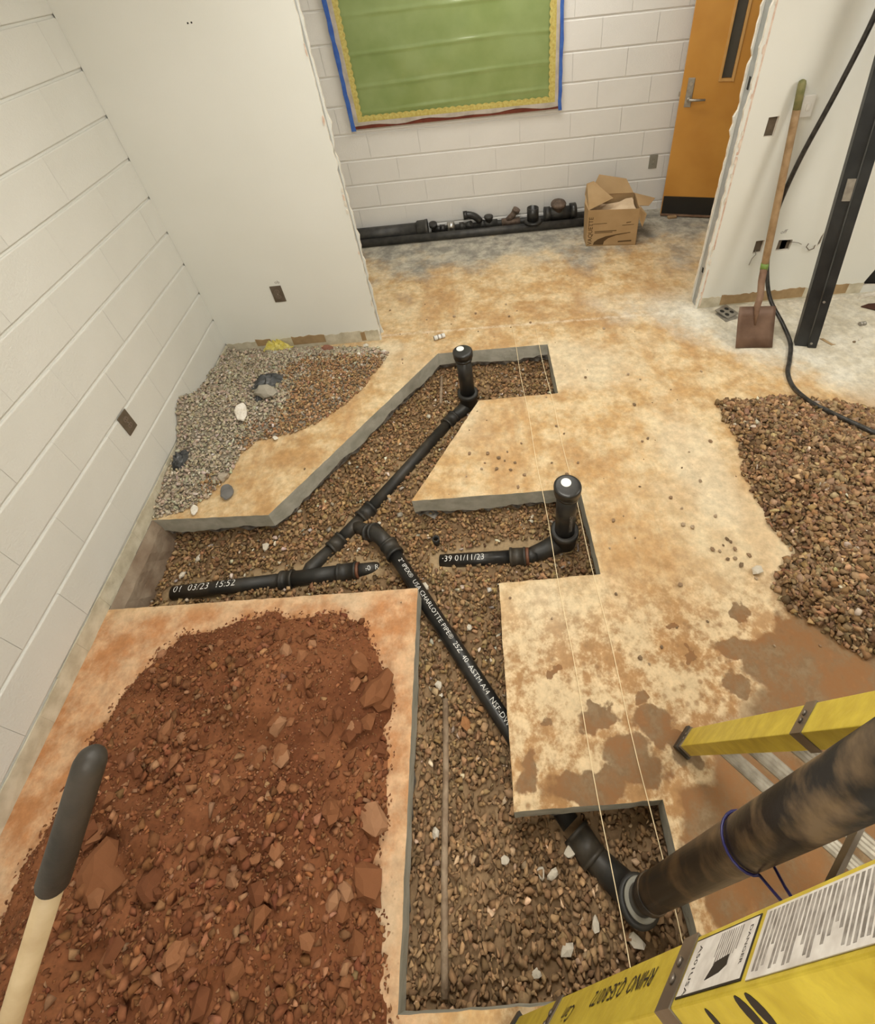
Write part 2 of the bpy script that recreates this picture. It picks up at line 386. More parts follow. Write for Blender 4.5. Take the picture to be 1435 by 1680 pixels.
# numpy noise and polygon tools
def vnoise(x, y, scale, seed):
    g = np.random.default_rng(seed).random((64, 64)); x = x * scale + 1000.3; y = y * scale + 1000.7
    xi = np.floor(x).astype(int); yi = np.floor(y).astype(int); fx = x - xi; fy = y - yi
    fx = fx * fx * (3 - 2 * fx); fy = fy * fy * (3 - 2 * fy)
    a = g[xi % 64, yi % 64]; b = g[(xi + 1) % 64, yi % 64]; c = g[xi % 64, (yi + 1) % 64]; d = g[(xi + 1) % 64, (yi + 1) % 64]
    return (a * (1 - fx) + b * fx) * (1 - fy) + (c * (1 - fx) + d * fx) * fy - .5
def fbm(x, y, scale, seed, octv=4):
    o = 0; a = 1.
    for k in range(octv): o = o + a * vnoise(x, y, scale * 2 ** k, seed + k); a *= .5
    return o
def sdist(x, y, poly):
    """distance to polygon edge, positive inside"""
    x = np.asarray(x, float); y = np.asarray(y, float)
    d = np.full(x.shape, 1e9); ins = np.zeros(x.shape, bool); n = len(poly)
    for i in range(n):
        x0, y0 = poly[i]; x1, y1 = poly[(i + 1) % n]
        ex, ey = x1 - x0, y1 - y0
        t = np.clip(((x - x0) * ex + (y - y0) * ey) / (ex * ex + ey * ey + 1e-12), 0, 1)
        d = np.minimum(d, np.hypot(x - x0 - t * ex, y - y0 - t * ey))
        c = ((y0 > y) != (y1 > y)) & (x < (x1 - x0) * (y - y0) / (y1 - y0 + 1e-12) + x0)
        ins ^= c
    return np.where(ins, d, -d)
def rough_sd(poly, amp, scale, seed):
    return lambda x, y: sdist(x, y, poly) + amp * fbm(x, y, scale, seed, 3)
def segd(x, y, a, b):
    ex, ey = b[0] - a[0], b[1] - a[1]; t = np.clip(((x - a[0]) * ex + (y - a[1]) * ey) / (ex * ex + ey * ey), 0, 1)
    return np.hypot(x - a[0] - t * ex, y - a[1] - t * ey)
_t = (1 + 5 ** .5) / 2
ICO_V = np.array([(-1, _t, 0), (1, _t, 0), (-1, -_t, 0), (1, -_t, 0), (0, -1, _t), (0, 1, _t), (0, -1, -_t), (0, 1, -_t), (_t, 0, -1), (_t, 0, 1), (-_t, 0, -1), (-_t, 0, 1)]) / math.hypot(1, _t)
ICO_F = np.array([(0, 11, 5), (0, 5, 1), (0, 1, 7), (0, 7, 10), (0, 10, 11), (1, 5, 9), (5, 11, 4), (11, 10, 2), (10, 7, 6), (7, 1, 8), (3, 9, 4), (3, 4, 2), (3, 2, 6), (3, 6, 8), (3, 8, 9), (4, 9, 5), (2, 4, 11), (6, 2, 10), (8, 6, 7), (9, 8, 1)])
def np_mesh(name, v, f, col=None):
    me = bpy.data.meshes.new(name); v = np.ascontiguousarray(v, np.float32); f = np.ascontiguousarray(f, np.int32); k = f.shape[1]
    me.vertices.add(len(v)); me.vertices.foreach_set('co', v.ravel())
    me.loops.add(f.size); me.loops.foreach_set('vertex_index', f.ravel())
    me.polygons.add(len(f)); me.polygons.foreach_set('loop_start', np.arange(0, f.size, k, dtype=np.int32))
    try: me.polygons.foreach_set('loop_total', np.full(len(f), k, np.int32))
    except Exception: pass
    if col is not None:
        a = me.attributes.new('Col', 'FLOAT_COLOR', 'POINT'); c = np.ones((len(v), 4), np.float32); c[:, :3] = col; a.data.foreach_set('color', c.ravel())
    me.update(calc_edges=True); me.validate(); return me
def _hulls(n, seed):
    rg = random.Random(seed); out = []
    while len(out) < n:
        bm = bmesh.new()
        for _ in range(10):
            p = Vector((rg.uniform(-1, 1), rg.uniform(-1, 1), rg.uniform(-1, 1)))
            bm.verts.new(p / max(abs(p.x), abs(p.y), abs(p.z)) * rg.uniform(.72, 1.0) * .92)
        r = bmesh.ops.convex_hull(bm, input=bm.verts[:])
        junk = [g for g in set(r['geom_interior']) | set(r['geom_unused']) if isinstance(g, bmesh.types.BMVert)]
        for g in junk:
            if g.is_valid: bm.verts.remove(g)
        bmesh.ops.triangulate(bm, faces=bm.faces[:]); bm.verts.index_update()
        v = np.array([q.co[:] for q in bm.verts]); f = np.array([[q.index for q in fc.verts] for fc in bm.faces]); bm.free()
        if len(v) >= 8: out.append((v, f))
    return out
HULLS = _hulls(28, 5)
def stone_verts(TV, pts, rad, flat=.7):
    n = len(pts)
    v = np.repeat(TV[None], n, 0)
    sc = np.stack([RNG.uniform(.85, 1.45, n), RNG.uniform(.7, 1.05, n), RNG.uniform(.45, .9, n) * flat / .7], 1)
    v = v * sc[:, None, :]
    q = RNG.normal(size=(n, 4)); q[:, 1:3] *= .45      # mostly yawed, some tumbled
    q /= np.linalg.norm(q, axis=1, keepdims=True); w, x, y, z = q.T
    Rm = np.stack([np.stack([1 - 2 * (y * y + z * z), 2 * (x * y - z * w), 2 * (x * z + y * w)], 1), np.stack([2 * (x * y + z * w), 1 - 2 * (x * x + z * z), 2 * (y * z - x * w)], 1), np.stack([2 * (x * z - y * w), 2 * (y * z + x * w), 1 - 2 * (x * x + y * y)], 1)], 1)
    v = np.einsum('nij,nkj->nki', Rm, v) * rad[:, None, None] + pts[:, None, :]
    return v
def stones(name, pts, rad, cols, flat=.7, jag=.3):
    V, F, CC, base = [], [], [], 0; pick = RNG.integers(0, len(HULLS), len(pts))
    for h, (tv, tf) in enumerate(HULLS):
        k = pick == h; n = int(k.sum())
        if not n: continue
        v = stone_verts(tv, pts[k], rad[k], flat); m_ = len(tv)
        F.append((tf[None] + (np.arange(n) * m_)[:, None, None]).reshape(-1, 3) + base); V.append(v.reshape(-1, 3)); CC.append(np.repeat(cols[k], m_, 0)); base += n * m_
    me = np_mesh(name, np.concatenate(V), np.concatenate(F), np.concatenate(CC)); me.materials.append(M['stone'])
    return link(bpy.data.objects.new(name, me))
def palette(n, cols, weights, var=.22):
    c = np.array(cols)[RNG.choice(len(cols), n, p=np.array(weights) / sum(weights))]
    return np.clip(c * (1 + RNG.normal(0, var, (n, 1))) * (1 + RNG.normal(0, .05, (n, 3))), .01, .9)
def heightgrid(name, x0, x1, y0, y1, step, hf, keep, mat_, colf=None):
    xs = np.arange(x0, x1 + step, step); ys = np.arange(y0, y1 + step, step)
    X_, Y_ = np.meshgrid(xs, ys, indexing='ij'); Z_ = hf(X_, Y_); K = keep(X_, Y_)
    nx, ny = X_.shape; idx = np.arange(nx * ny).reshape(nx, ny)
    f = np.stack([idx[:-1, :-1], idx[1:, :-1], idx[1:, 1:], idx[:-1, 1:]], -1)
    kk = K[:-1, :-1] | K[1:, :-1] | K[1:, 1:] | K[:-1, 1:]
    f = f[kk]; used, inv = np.unique(f, return_inverse=True)
    v = np.stack([X_, Y_, Z_], -1).reshape(-1, 3)[used]
    col = None if colf is None else colf(v[:, 0], v[:, 1])
    me = np_mesh(name, v, inv.reshape(f.shape), col); me.materials.append(M[mat_])
    return link(bpy.data.objects.new(name, me))
# ================================================================== STRUCTURE
YP, YB, XR, YREAR = 2.385, 3.92, 6.0, -2.6
P = .2032
TRENCH = [(0, .685), (1.33, .656), (1.313, -.442), (2.11, -.45), (2.112, -.074), (1.652, -.074), (1.67, .645), (2.094, .644), (2.098, 1.068), (1.287, 1.085), (1.65, 1.72), (2.109, 1.718), (2.122, 2.165), (1.413, 2.181), (.588, 1.082), (0, 1.115)]
def jitter_edge(a, b, step=.03, amp=.0016):
    a = Vector((*a, 0)); b = Vector((*b, 0)); n = max(1, int((b - a).length / step)); d = (b - a).normalized(); nn = Vector((-d.y, d.x, 0)); out = []
    for i in range(n):
        p = a.lerp(b, i / n) + (nn * random.uniform(-amp, amp) if i else Vector()); out.append((p.x, p.y))
    return out
tj = []
for i in range(len(TRENCH) - 1): tj += jitter_edge(TRENCH[i], TRENCH[i + 1])
tj.append(TRENCH[-1])
outer = [(0, YREAR), (XR, YREAR), (XR, YB), (0, YB)]
top = outer + tj[::-1]          # counter-clockwise, notch cut in from the left wall
fl = MB()
tris = tessellate_polygon([[Vector((p[0], p[1], 0)) for p in top]])
fl.add([(p[0], p[1], 0) for p in top], [], 0)
for t in tris:
    a, b_, c = [top[i] for i in t]
    ar = (b_[0] - a[0]) * (c[1] - a[1]) - (c[0] - a[0]) * (b_[1] - a[1])
    fl.f.append(list(t) if ar > 0 else [t[0], t[2], t[1]]); fl.mi.append(0); fl.sm.append(False)
# sawn face, then the broken lower lip tucked back under the slab
nt_ = len(tj); tarr = np.array(tj)
nrm = []
for i in range(nt_):
    a = Vector((*tj[max(i - 1, 0)], 0)); b_ = Vector((*tj[min(i + 1, nt_ - 1)], 0)); d = (b_ - a).normalized(); nrm.append(Vector((-d.y, d.x)))
sgn = 1
tx, ty = tj[5][0] + nrm[5].x * .01, tj[5][1] + nrm[5].y * .01
if sdist(np.array([tx]), np.array([ty]), TRENCH)[0] > 0: sgn = -1     # nrm*sgn points into the slab
r0 = [(p[0], p[1], 0) for p in tj]
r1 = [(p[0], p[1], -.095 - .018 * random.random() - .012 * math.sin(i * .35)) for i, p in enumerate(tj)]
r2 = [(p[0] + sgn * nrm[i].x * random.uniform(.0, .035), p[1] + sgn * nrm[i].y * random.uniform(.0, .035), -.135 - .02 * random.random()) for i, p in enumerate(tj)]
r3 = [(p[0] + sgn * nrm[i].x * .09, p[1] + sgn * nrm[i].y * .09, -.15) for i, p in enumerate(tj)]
b0 = len(fl.v); fl.v += r0 + r1 + r2 + r3
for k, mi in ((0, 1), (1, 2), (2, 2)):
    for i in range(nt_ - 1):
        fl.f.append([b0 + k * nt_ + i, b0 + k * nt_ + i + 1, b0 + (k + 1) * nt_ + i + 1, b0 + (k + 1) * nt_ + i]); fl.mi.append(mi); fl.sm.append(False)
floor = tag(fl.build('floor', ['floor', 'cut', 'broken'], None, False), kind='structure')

# ---- painted block walls: every block is a piece of its own with recessed bed joints
def block_mesh(name, L, h, dpt, mat_):
    q = .005; prof = [(0, -h / 2), (0, h / 2), (-dpt + q, h / 2), (-dpt + q * .3, h / 2 - q * .3), (-dpt, h / 2 - q), (-dpt, -h / 2 + q), (-dpt + q * .3, -h / 2 + q * .3), (-dpt + q, -h / 2)]
    return_me = MB().poly([prof], (-L / 2, 0, 0), (0, 1, 0), (0, 0, 1), (1, 0, 0), L).build(name, mat_); me = return_me.data; bpy.data.objects.remove(return_me); return me
def block_wall(root, mat_, origin, eu, en, u0, u1, z0, ztop, phase, half_on, gap=.0011):
    """origin + eu*u ; blocks face along en"""
    rot = Matrix((Vector(eu), -Vector(en), Vector((0, 0, 1)))).transposed().to_4x4()
    # mesh local: x along wall, +y towards the wall core (front face at y = -depth)
    full = block_mesh('block', .4035, P - .012, .03, mat_)
    k = 0; z = z0
    while z < ztop - .02:
        h = min(P, ztop - z); off = phase + (P if (k + half_on) % 2 else 0)
        s = math.floor((u0 - off) / (2 * P)) * 2 * P + off
        while s < u1:
            a, b_ = max(s, u0), min(s + 2 * P, u1)
            if b_ - a > .03:
                o = bpy.data.objects.new('block', full); link(o, root)
                sc = (b_ - a - gap) / .4035
                o.matrix_local = Matrix.Translation(Vector(origin) + Vector(eu) * ((a + b_) / 2) + Vector((0, 0, z + h / 2)) + Vector(en) * (RNG.uniform(-.0005, .0005) - .03 + .0)) @ rot @ Matrix.Diagonal((sc, 1, h / P, 1))
            s += 2 * P
        z += P; k += 1
# left wall
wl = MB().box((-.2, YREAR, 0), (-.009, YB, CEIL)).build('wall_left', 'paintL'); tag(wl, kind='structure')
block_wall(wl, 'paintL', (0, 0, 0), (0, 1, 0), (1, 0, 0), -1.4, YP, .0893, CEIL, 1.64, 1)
st = MB()
ys = np.arange(-1.4, YP + .001, .06)
for i in range(len(ys) - 1): st.box((-.004, ys[i], 0), (.0015 + random.uniform(0, .0025), ys[i + 1], .0855 + random.uniform(-.003, .003)))
part(st, 'base_strip', 'glue', wl)
ft = MB(); n = 14; yy = np.linspace(.60, 1.2, n); zz = [0, -.06, -.13, -.2, -.27, -.4]
vs = [(.004 + .012 * (j > 0) + .012 * random.random() * (j > 0), y, z) for y in yy for j, z in enumerate(zz)]
ft.add(vs, [(i * 6 + j, (i + 1) * 6 + j, (i + 1) * 6 + j + 1, i * 6 + j + 1) for i in range(n - 1) for j in range(5)])
part(ft, 'footing', 'footing', wl)
# back wall
wb = MB().box((-.2, YB + .007, 0), (XR, YB + .2, CEIL)).build('wall_back', 'paintB'); tag(wb, kind='structure')
block_wall(wb, 'paintB', (0, YB, 0), (1, 0, 0), (0, -1, 0), .2, 4.4, .0764 - P, CEIL, 2.986, 0, .0028)
# plain shell outside the frame
tag(MB().box((XR, YREAR, 0), (XR + .15, YB, CEIL)).build('wall_right', 'drywall'), kind='structure')
tag(MB().box((-.2, YREAR - .15, 0), (XR, YREAR, CEIL)).build('wall_rear', 'drywall'), kind='structure')
tag(MB().box((-.2, YREAR - .15, CEIL), (XR + .15, YB + .2, CEIL + .1)).build('ceiling', 'ceil'), kind='structure')

# ---- partitions: two gypsum sheets on metal studs, torn off at the opening
def ragged(z0, z1, x, amp, n, seed):
    rr = random.Random(seed); out = []
    for i in range(n + 1):
        z = z0 + (z1 - z0) * i / n; out.append((x + rr.uniform(-amp, amp) * (rr.random() ** 2) * 2, z))
    return out
def partition(name, x0, x1, rag_left, rag_right, holes, seed):
    root = bpy.data.objects.new(name, None); link(root); tag(root, kind='structure')
    L = ragged(0, CEIL, x0, .005, 90, seed) if rag_left else [(x0, 0), (x0, CEIL)]
    Rr = ragged(0, CEIL, x1, .005, 90, seed + 1) if rag_right else [(x1, 0), (x1, CEIL)]
    loop = L[::-1] + Rr            # from top-left down, then right side up
    MB().poly([loop] + holes, (0, YP, 0), (1, 0, 0), (0, 0, 1), (0, 1, 0), .016, 0, 1).build('drywall_sheet', ['drywall', 'gypsum'], root)
    L2 = ragged(0, CEIL, x0 + (.0 if rag_left else 0), .008, 80, seed + 2) if rag_left else L
    R2 = ragged(0, CEIL, x1, .008, 80, seed + 3) if rag_right else Rr
    MB().poly([L2[::-1] + R2], (0, YP + .081, 0), (1, 0, 0), (0, 0, 1), (0, 1, 0), .016, 0, 1).build('drywall_sheet', ['drywall', 'gypsum'], root)
    return root
def stud(root, x, face):
    s = MB(); y0, y1 = YP + .0165, YP + .0805
    s.box((x, y0, 0), (x + .0012 * face, y1, CEIL)); s.box((x, y0, 0), (x + .035 * face, y0 + .0012, CEIL)); s.box((x, y1 - .0012, 0), (x + .035 * face, y1, CEIL))
    return s.build('metal_stud', 'stud', root)
pl = partition('wall_partition_left', 0.0, 1.03, False, True, [], 3)
stud(pl, 1.02, -1); stud(pl, .62, -1); stud(pl, .2, -1)
# plate strip along its foot with torn kraft paper
def strip_pieces(root, segs):
    for (xa, xb, za, zb, mt, th) in segs:
        n = max(2, int((xb - xa) / .02)); lo = [(xa + (xb - xa) * i / n, za) for i in range(n + 1)]
        hi = [(xa + (xb - xa) * i / n, zb + random.uniform(-.007, .007)) for i in range(n + 1)][::-1]
        MB().poly([lo + hi], (0, YP, 0), (1, 0, 0), (0, 0, 1), (0, -1, 0), th).build('torn_paper' if mt == 'kraft' else 'base_strip', mt, root)
strip_pieces(pl, [(.002, 1.02, .002, .088, 'glue', .0012), (.2, .30, .05, .10, 'kraft', .0025), (.44, .66, .03, .095, 'kraft', .0025), (.90, .93, .01, .085, 'kraft', .0025)])
for (u, v) in ((308, 38), (314, 37)):
    p = PYp(u, v, YP); MB().cyl((p.x, YP - .0008, p.z), (p.x, YP + .001, p.z), .004, seg=8).build('screw_hole', 'dark', pl)
# ragged skim-coat lumps and torn paper along the opening edge
def edge_debris(root, x, side, zs, seed):
    rr = random.Random(seed)
    for z in zs:
        n = 9; h = rr.uniform(.012, .035); w = rr.uniform(.004, .010); lp = []
        for i in range(n):
            a = 2 * math.pi * i / n; q = rr.uniform(.55, 1); lp.append((x + side * w * .6 + math.cos(a) * w * q, z + math.sin(a) * h * q))
        MB().poly([lp], (0, YP - .0005, 0), (1, 0, 0), (0, 0, 1), (0, -1, 0), rr.uniform(.003, .007)).build('torn_paper', rr.choice(['gypsum', 'gypsum', 'pinkpaper']), root)
edge_debris(pl, 1.03, -1, [.06, .3, .66, .92, .96, 1.0, 1.04, 1.4, 1.7], 5)
# right partition with cut-outs
def rect(u0, v0, u1, v1):
    a = PYp(u0, v0, YP); b_ = PYp(u1, v1, YP); x0, x1 = sorted((a.x, b_.x)); z0, z1 = sorted((a.z, b_.z)); return x0, x1, z0, z1
def hole(cx, cz, w, h):
    j = lambda: random.uniform(-.003, .003)
    return [(cx - w / 2 + j(), cz - h / 2 + j()), (cx + w / 2 + j(), cz - h / 2 + j()), (cx + w / 2 + j(), cz + h / 2 + j()), (cx - w / 2 + j(), cz + h / 2 + j())]
hc = [(PYp(1265, 208, YP), .055, .095), (PYp(1244, 405, YP), .052, .085), (PYp(1286, 402, YP), .085, .07)]
holes = [hole(p.x, p.z, w, h) for p, w, h in hc]
sp = PYp(1345, 393, YP); slot = [(sp.x - .006, sp.z - .05), (sp.x + .012, sp.z - .03), (sp.x + .008, sp.z + .05), (sp.x - .002, sp.z + .02)]
gp = PYp(1428, 452, YP)
gap = [(gp.x - .03, gp.z - .07), (gp.x + .25, gp.z - .10), (gp.x + .3, gp.z + .25), (gp.x + .12, gp.z + .30), (gp.x + .08, gp.z + .16), (gp.x + .03, gp.z + .1), (gp.x + .0, gp.z + .02)]
prt = partition('wall_partition_right', 3.155, 5.2, True, False, holes + [slot, gap], 21)
stud(prt, 3.165, 1); stud(prt, 3.6, 1); stud(prt, 4.05, 1)
for p, w, h in hc:
    MB().box((p.x - w / 2 - .004, YP + .0165, p.z - h / 2 - .004), (p.x + w / 2 + .004, YP + .055, p.z + h / 2 + .004)).build('box_recess', 'bronze', prt)
MB().box((gp.x - .1, YP + .05, .0), (gp.x + .4, YP + .06, .6)).build('cavity_shade_sheet', 'dark', prt)  # near-black sheet behind the torn hole, painted stand-in for the cavity's shade
def seg_x(u): return PZ(u, 500).x
strip_pieces(prt, [(3.165, 4.25, .002, .082, 'glue', .0012), (3.31, 3.86, .015, .088, 'kraft', .0025), (PYp(1365, 480, YP).x, PYp(1386, 480, YP).x, .012, .085, 'kraft', .0025)])
edge_debris(prt, 3.165, 1, [.12, .36, .40, .44, .75, .9, .98, 1.02, 1.07, 1.12, 1.3, 1.5, 1.7, 1.9], 9)
for z0, z1 in ((.44, .98), (1.02, 1.95), (.02, .3)):
    MB().box((3.172, YP - .0015, z0), (3.180, YP + .0005, z1)).build('torn_paper', 'pinkpaper', prt)
for (z, h) in ((1.35, .06), (.27, .035)):
    MB().box((3.1635, YP + .04, z - h / 2), (3.166, YP + .058, z + h / 2)).build('stud_knockout', 'dark', prt)
# loose wires poking out of the cut-outs, pencilled note
a = hc[1][0]; MB().tube([(a.x, YP + .02, a.z - .03), (a.x - .01, YP - .012, a.z - .045), (a.x - .025, YP - .01, a.z - .075), (a.x - .03, YP - .008, a.z - .12)], .0022, 6).build('loose_wire', 'greypl', prt)
a = hc[2][0]; MB().tube([(a.x + .02, YP + .02, a.z + .01), (a.x + .05, YP - .012, a.z + .02), (a.x + .075, YP - .016, a.z + .015), (a.x + .10, YP - .012, a.z)], .002, 6).build('loose_wire', 'bronze', prt)
MB().tube([(sp.x, YP + .02, sp.z - .02), (sp.x - .03, YP - .015, sp.z - .05), (sp.x - .06, YP - .02, sp.z - .055), (sp.x - .085, YP - .02, sp.z - .03), (sp.x - .075, YP - .016, sp.z - .01)], .0028, 6).build('loose_wire', 'bronze', prt)
p = PYp(1279, 384, YP); text_obj('off', 'pencil_note', (p.x, YP - .0008, p.z), (1, 0, .1), (-.1, 0, 1), 'pencil', .035, prt, .2)

# ---- ceiling light fixtures (the room's own lamps)
for i, (x, y, sx, sy, wt) in enumerate(LAMPS):
    t = thing('ceiling_light', ['recessed ceiling light above the trench', 'recessed ceiling light in the room behind the partition', 'recessed ceiling light on the right side of the room', 'recessed ceiling light behind the ladder'][i], 'light', (x, y, CEIL))
    fr = MB(); z0 = CEIL - .03
    for (a, b_) in (((-sx / 2 - .03, -sy / 2 - .03), (sx / 2 + .03, -sy / 2)), ((-sx / 2 - .03, sy / 2), (sx / 2 + .03, sy / 2 + .03)), ((-sx / 2 - .03, -sy / 2), (-sx / 2, sy / 2)), ((sx / 2, -sy / 2), (sx / 2 + .03, sy / 2))):
        fr.box((x + a[0], y + a[1], z0), (x + b_[0], y + b_[1], CEIL))
    part(fr, 'fixture_frame', 'switch', t)
    em = bpy.data.materials.new('lit_diffuser'); em.use_nodes = True; bs = em.node_tree.nodes['Principled BSDF']
    bs.inputs['Emission Color'].default_value = (*LAMP_COL, 1); bs.inputs['Emission Strength'].default_value = 6
    part(MB().box((x - sx / 2, y - sy / 2, CEIL - .02), (x + sx / 2, y + sy / 2, CEIL - .012)), 'diffuser', em, t)
    la = bpy.data.lights.new('tube_light', 'AREA'); la.shape = 'RECTANGLE'; la.size = sx; la.size_y = sy; la.energy = wt; la.color = LAMP_COL
    lo = bpy.data.objects.new('tube_light', la); link(lo, t); lo.location = (0, 0, -.035)
# ================================================================== GROUND: gravel bed, piles, dirt
PIPES2D = []     # (a, b, clearance) filled below before stones are scattered
def gz(x, y):
    """gravel level in the trench"""
    l = -.172 + .02 * fbm(x, y, 5., 21, 3)
    l = l - .045 * np.clip((.75 - x) / .6, 0, 1) * (y > .5)
    l = l + .035 * np.clip((.1 - y) / .5, 0, 1) * np.clip((1.75 - x) / .2, 0, 1)
    return l
def gz1(x, y): return float(gz(np.array([x]), np.array([y]))[0])
def bed(x, y):
    d = sdist(x, y, TRENCH); under = np.clip(-d / .10, 0, 1)
    return gz(x, y) * (1 - under) + (-.16) * under - .007 * (d > 0)
BROWN = [(.34, .21, .105), (.27, .16, .075), (.41, .27, .14), (.31, .205, .11), (.21, .125, .062), (.62, .55, .44), (.38, .34, .28)]
BW = [4, 4, 2.6, 3, 1.6, .3, .15]
# main pipe geometry (needed for clearances): centre lines in world metres
def on_bed(u, v, up=0., z=-.17):
    p = PZ(u, v, z)
    for _ in range(4): p = PZ(u, v, gz1(p.x, p.y) + up)
    return p
A0, A1, A3, A4 = on_bed(284, 973, .008), on_bed(462, 952, .008), on_bed(585, 936, .006), on_bed(612, 931, -.012)
WY = on_bed(492, 948, .008)
B1, B2, B3 = on_bed(548, 897, .004), on_bed(600, 843, .004), on_bed(737, 692, .006)
C0, C1, C2 = on_bed(722, 919, -.006), on_bed(838, 914, .008), on_bed(868, 912, .008)
D0, D1 = on_bed(612, 872, .045), on_bed(636, 892, .05)
D3 = PZ(936, 1352, -.165); D2 = D1.lerp(D3, .72)
S1 = Vector((1.588, 1.84, 0)); S2 = Vector((1.992, .885, 0))
for a, b_, c in ((A0, A4, .045), (WY, B3, .04), (B3, S1, .05), (C0, S2, .045), (D0, D1, .045), (D1, D2, .035), (D3, Vector((1.99, -.27, 0)), .044), (A4, C0, .0)):
    PIPES2D.append(((a.x, a.y), (b_.x, b_.y), c))
def bedcol(x, y):
    n = np.clip(fbm(x, y, 9, 5) + .5, 0, 1)[:, None]; c = np.array([.20, .125, .065]) * (1 - n) + np.array([.34, .225, .125]) * n
    near = np.min([segd(x, y, a, b_) - cc for a, b_, cc in PIPES2D[:2] + PIPES2D[3:4]], axis=0)
    k = np.clip(1 - near / .03, 0, 1)[:, None] * .7
    return c * (1 - k) + np.array([.42, .31, .18]) * k
gb = heightgrid('trench_bed', -.02, 2.3, -.62, 2.36, .02, bed, lambda x, y: sdist(x, y, TRENCH) > -.12, 'stone', bedcol)
tag(gb, 'sandy brown fill in the bottom of the trench', 'soil', kind='stuff')
def scatter(n, poly, margin, sd=None):
    xs = [p[0] for p in poly]; ys = [p[1] for p in poly]
    x = RNG.uniform(min(xs) - .03, max(xs) + .03, n); y = RNG.uniform(min(ys) - .03, max(ys) + .03, n)
    k = (sd(x, y) if sd else sdist(x, y, poly)) > margin; return x[k], y[k]
def trench_stones(n, rlo, rhi, layer):
    x, y = scatter(n, TRENCH, -.035)
    keep = np.ones(len(x), bool); keep &= x > .02
    for a, b_, c in PIPES2D:
        if c == 0: continue
        d = segd(x, y, a, b_); keep &= d > c - .006; keep &= ~((d < c + .02) & (RNG.random(len(x)) < .45))
    x, y = x[keep], y[keep]
    r = np.exp(RNG.uniform(np.log(rlo), np.log(rhi), len(x)))
    z = bed(x, y) + layer * r + RNG.uniform(0, .008, len(x))
    return np.stack([x, y, z], 1), r
p1, r1_ = trench_stones(26000, .007, .0125, .55)
p2, r2_ = trench_stones(9000, .011, .018, .75)
allp = np.concatenate([p1, p2]); allr = np.concatenate([r1_, r2_])
# sandy and finer towards the diagonal arm, clay stained towards the near arm
cols = palette(len(allp), BROWN, BW)
cl = np.clip((.45 - allp[:, 1]) / .6, 0, 1)[:, None] * .6; cols = cols * (1 - cl) + cols.mean(1, keepdims=True) * np.array([1.5, .92, .50]) * cl
tag(stones('trench_gravel', allp, allr, cols), 'brown crushed stone covering the bottom of the trench', 'gravel', kind='stuff')

# ---- gravel heap on the right
PILE = [(2.955, 1.50), (2.93, 1.30), (2.905, 1.12), (2.88, .95), (2.87, .80), (2.885, .66), (2.80, .60), (2.755, .54), (2.785, .43), (2.84, .33), (2.95, .285), (3.1, .25), (3.5, .0), (4.0, .0), (4.5, .5), (4.5, 1.1), (4.1, 1.3), (3.7, 1.36), (3.45, 1.49), (3.2, 1.54)]
PSD = rough_sd(PILE, .045, 7, 91)
def pile_h(x, y):
    d = np.clip(PSD(x, y), -.05, 2)
    return np.where(d < 0, -.01, .16 * (1 - np.exp(-d / .22)) * (1 + .6 * fbm(x, y, 3.5, 60, 3)))
rust = lambda x, y: np.array([.23, .145, .075])[None] * (1 + .35 * fbm(x, y, 6, 9)[:, None])
g2 = heightgrid('gravel_heap_core', 2.7, 4.6, -.1, 1.6, .025, lambda x, y: pile_h(x, y) - .004, lambda x, y: PSD(x, y) > -.01, 'stone', rust)
tag(g2, 'fine brown grit inside the gravel heap on the right', 'gravel', kind='stuff')
def heap_stones(n, rlo, rhi, xmax):
    x, y = scatter(n, PILE, -.014, PSD); k = x < xmax; x, y = x[k], y[k]
    d = PSD(x, y); k = (d > .02) | (RNG.random(len(x)) < .6); x, y = x[k], y[k]
    r = np.exp(RNG.uniform(np.log(rlo), np.log(rhi), len(x)))
    return np.stack([x, y, np.maximum(pile_h(x, y), 0) + r * .55 + RNG.uniform(0, .006, len(x))], 1), r
p1, r1_ = heap_stones(24000, .008, .013, 4.3); p2, r2_ = heap_stones(9000, .012, .021, 4.3)
ap = np.concatenate([p1, p2]); ar_ = np.concatenate([r1_, r2_])
# damp clay streak near the crest
cols = palette(len(ap), [(.33, .20, .10), (.24, .14, .07), (.40, .27, .15), (.28, .185, .11), (.17, .10, .055), (.66, .58, .46)], [4, 4, 2.5, 3, 2, .22])
tag(stones('gravel_heap', ap, ar_, cols), 'heap of brown crushed stone on the concrete at right', 'gravel', kind='stuff')

# ---- grey and brown gravel spill in the left corner
SPILL = [(0, 1.13), (.14, 1.15), (.24, 1.22), (.31, 1.36), (.33, 1.50), (.40, 1.58), (.56, 1.60), (.70, 1.66), (.86, 1.80), (.96, 1.95), (1.03, 2.10), (1.08, 2.22), (1.0, 2.29), (.75, 2.335), (.5, 2.37), (.25, 2.38), (0, 2.38)]
def spill_h(x, y):
    d = np.clip(sdist(x, y, SPILL + []), -.05, 2)
    dwall = np.minimum(d, np.hypot(x * 0 + 9, 0))
    # distance only to the free edge (not to the walls)
    df = np.full(np.shape(x), 9.)
    for a, b_ in zip(SPILL[:-2], SPILL[1:-1]): df = np.minimum(df, segd(x, y, a, b_))
    h = .075 * (1 - np.exp(-df / .12)) * (1 + .9 * fbm(x, y, 5, 80, 3)) + .13 * np.exp(-((y - 1.74) / .17) ** 2) * np.exp(-x / .14)
    return np.where(sdist(x, y, SPILL) < -.001, np.where((x > -.01) & (y < 2.4) & (x < .01), h, -.01), h)
spc = lambda x, y: np.array([.30, .26, .20])[None] * (1 + .3 * fbm(x, y, 6, 9)[:, None])
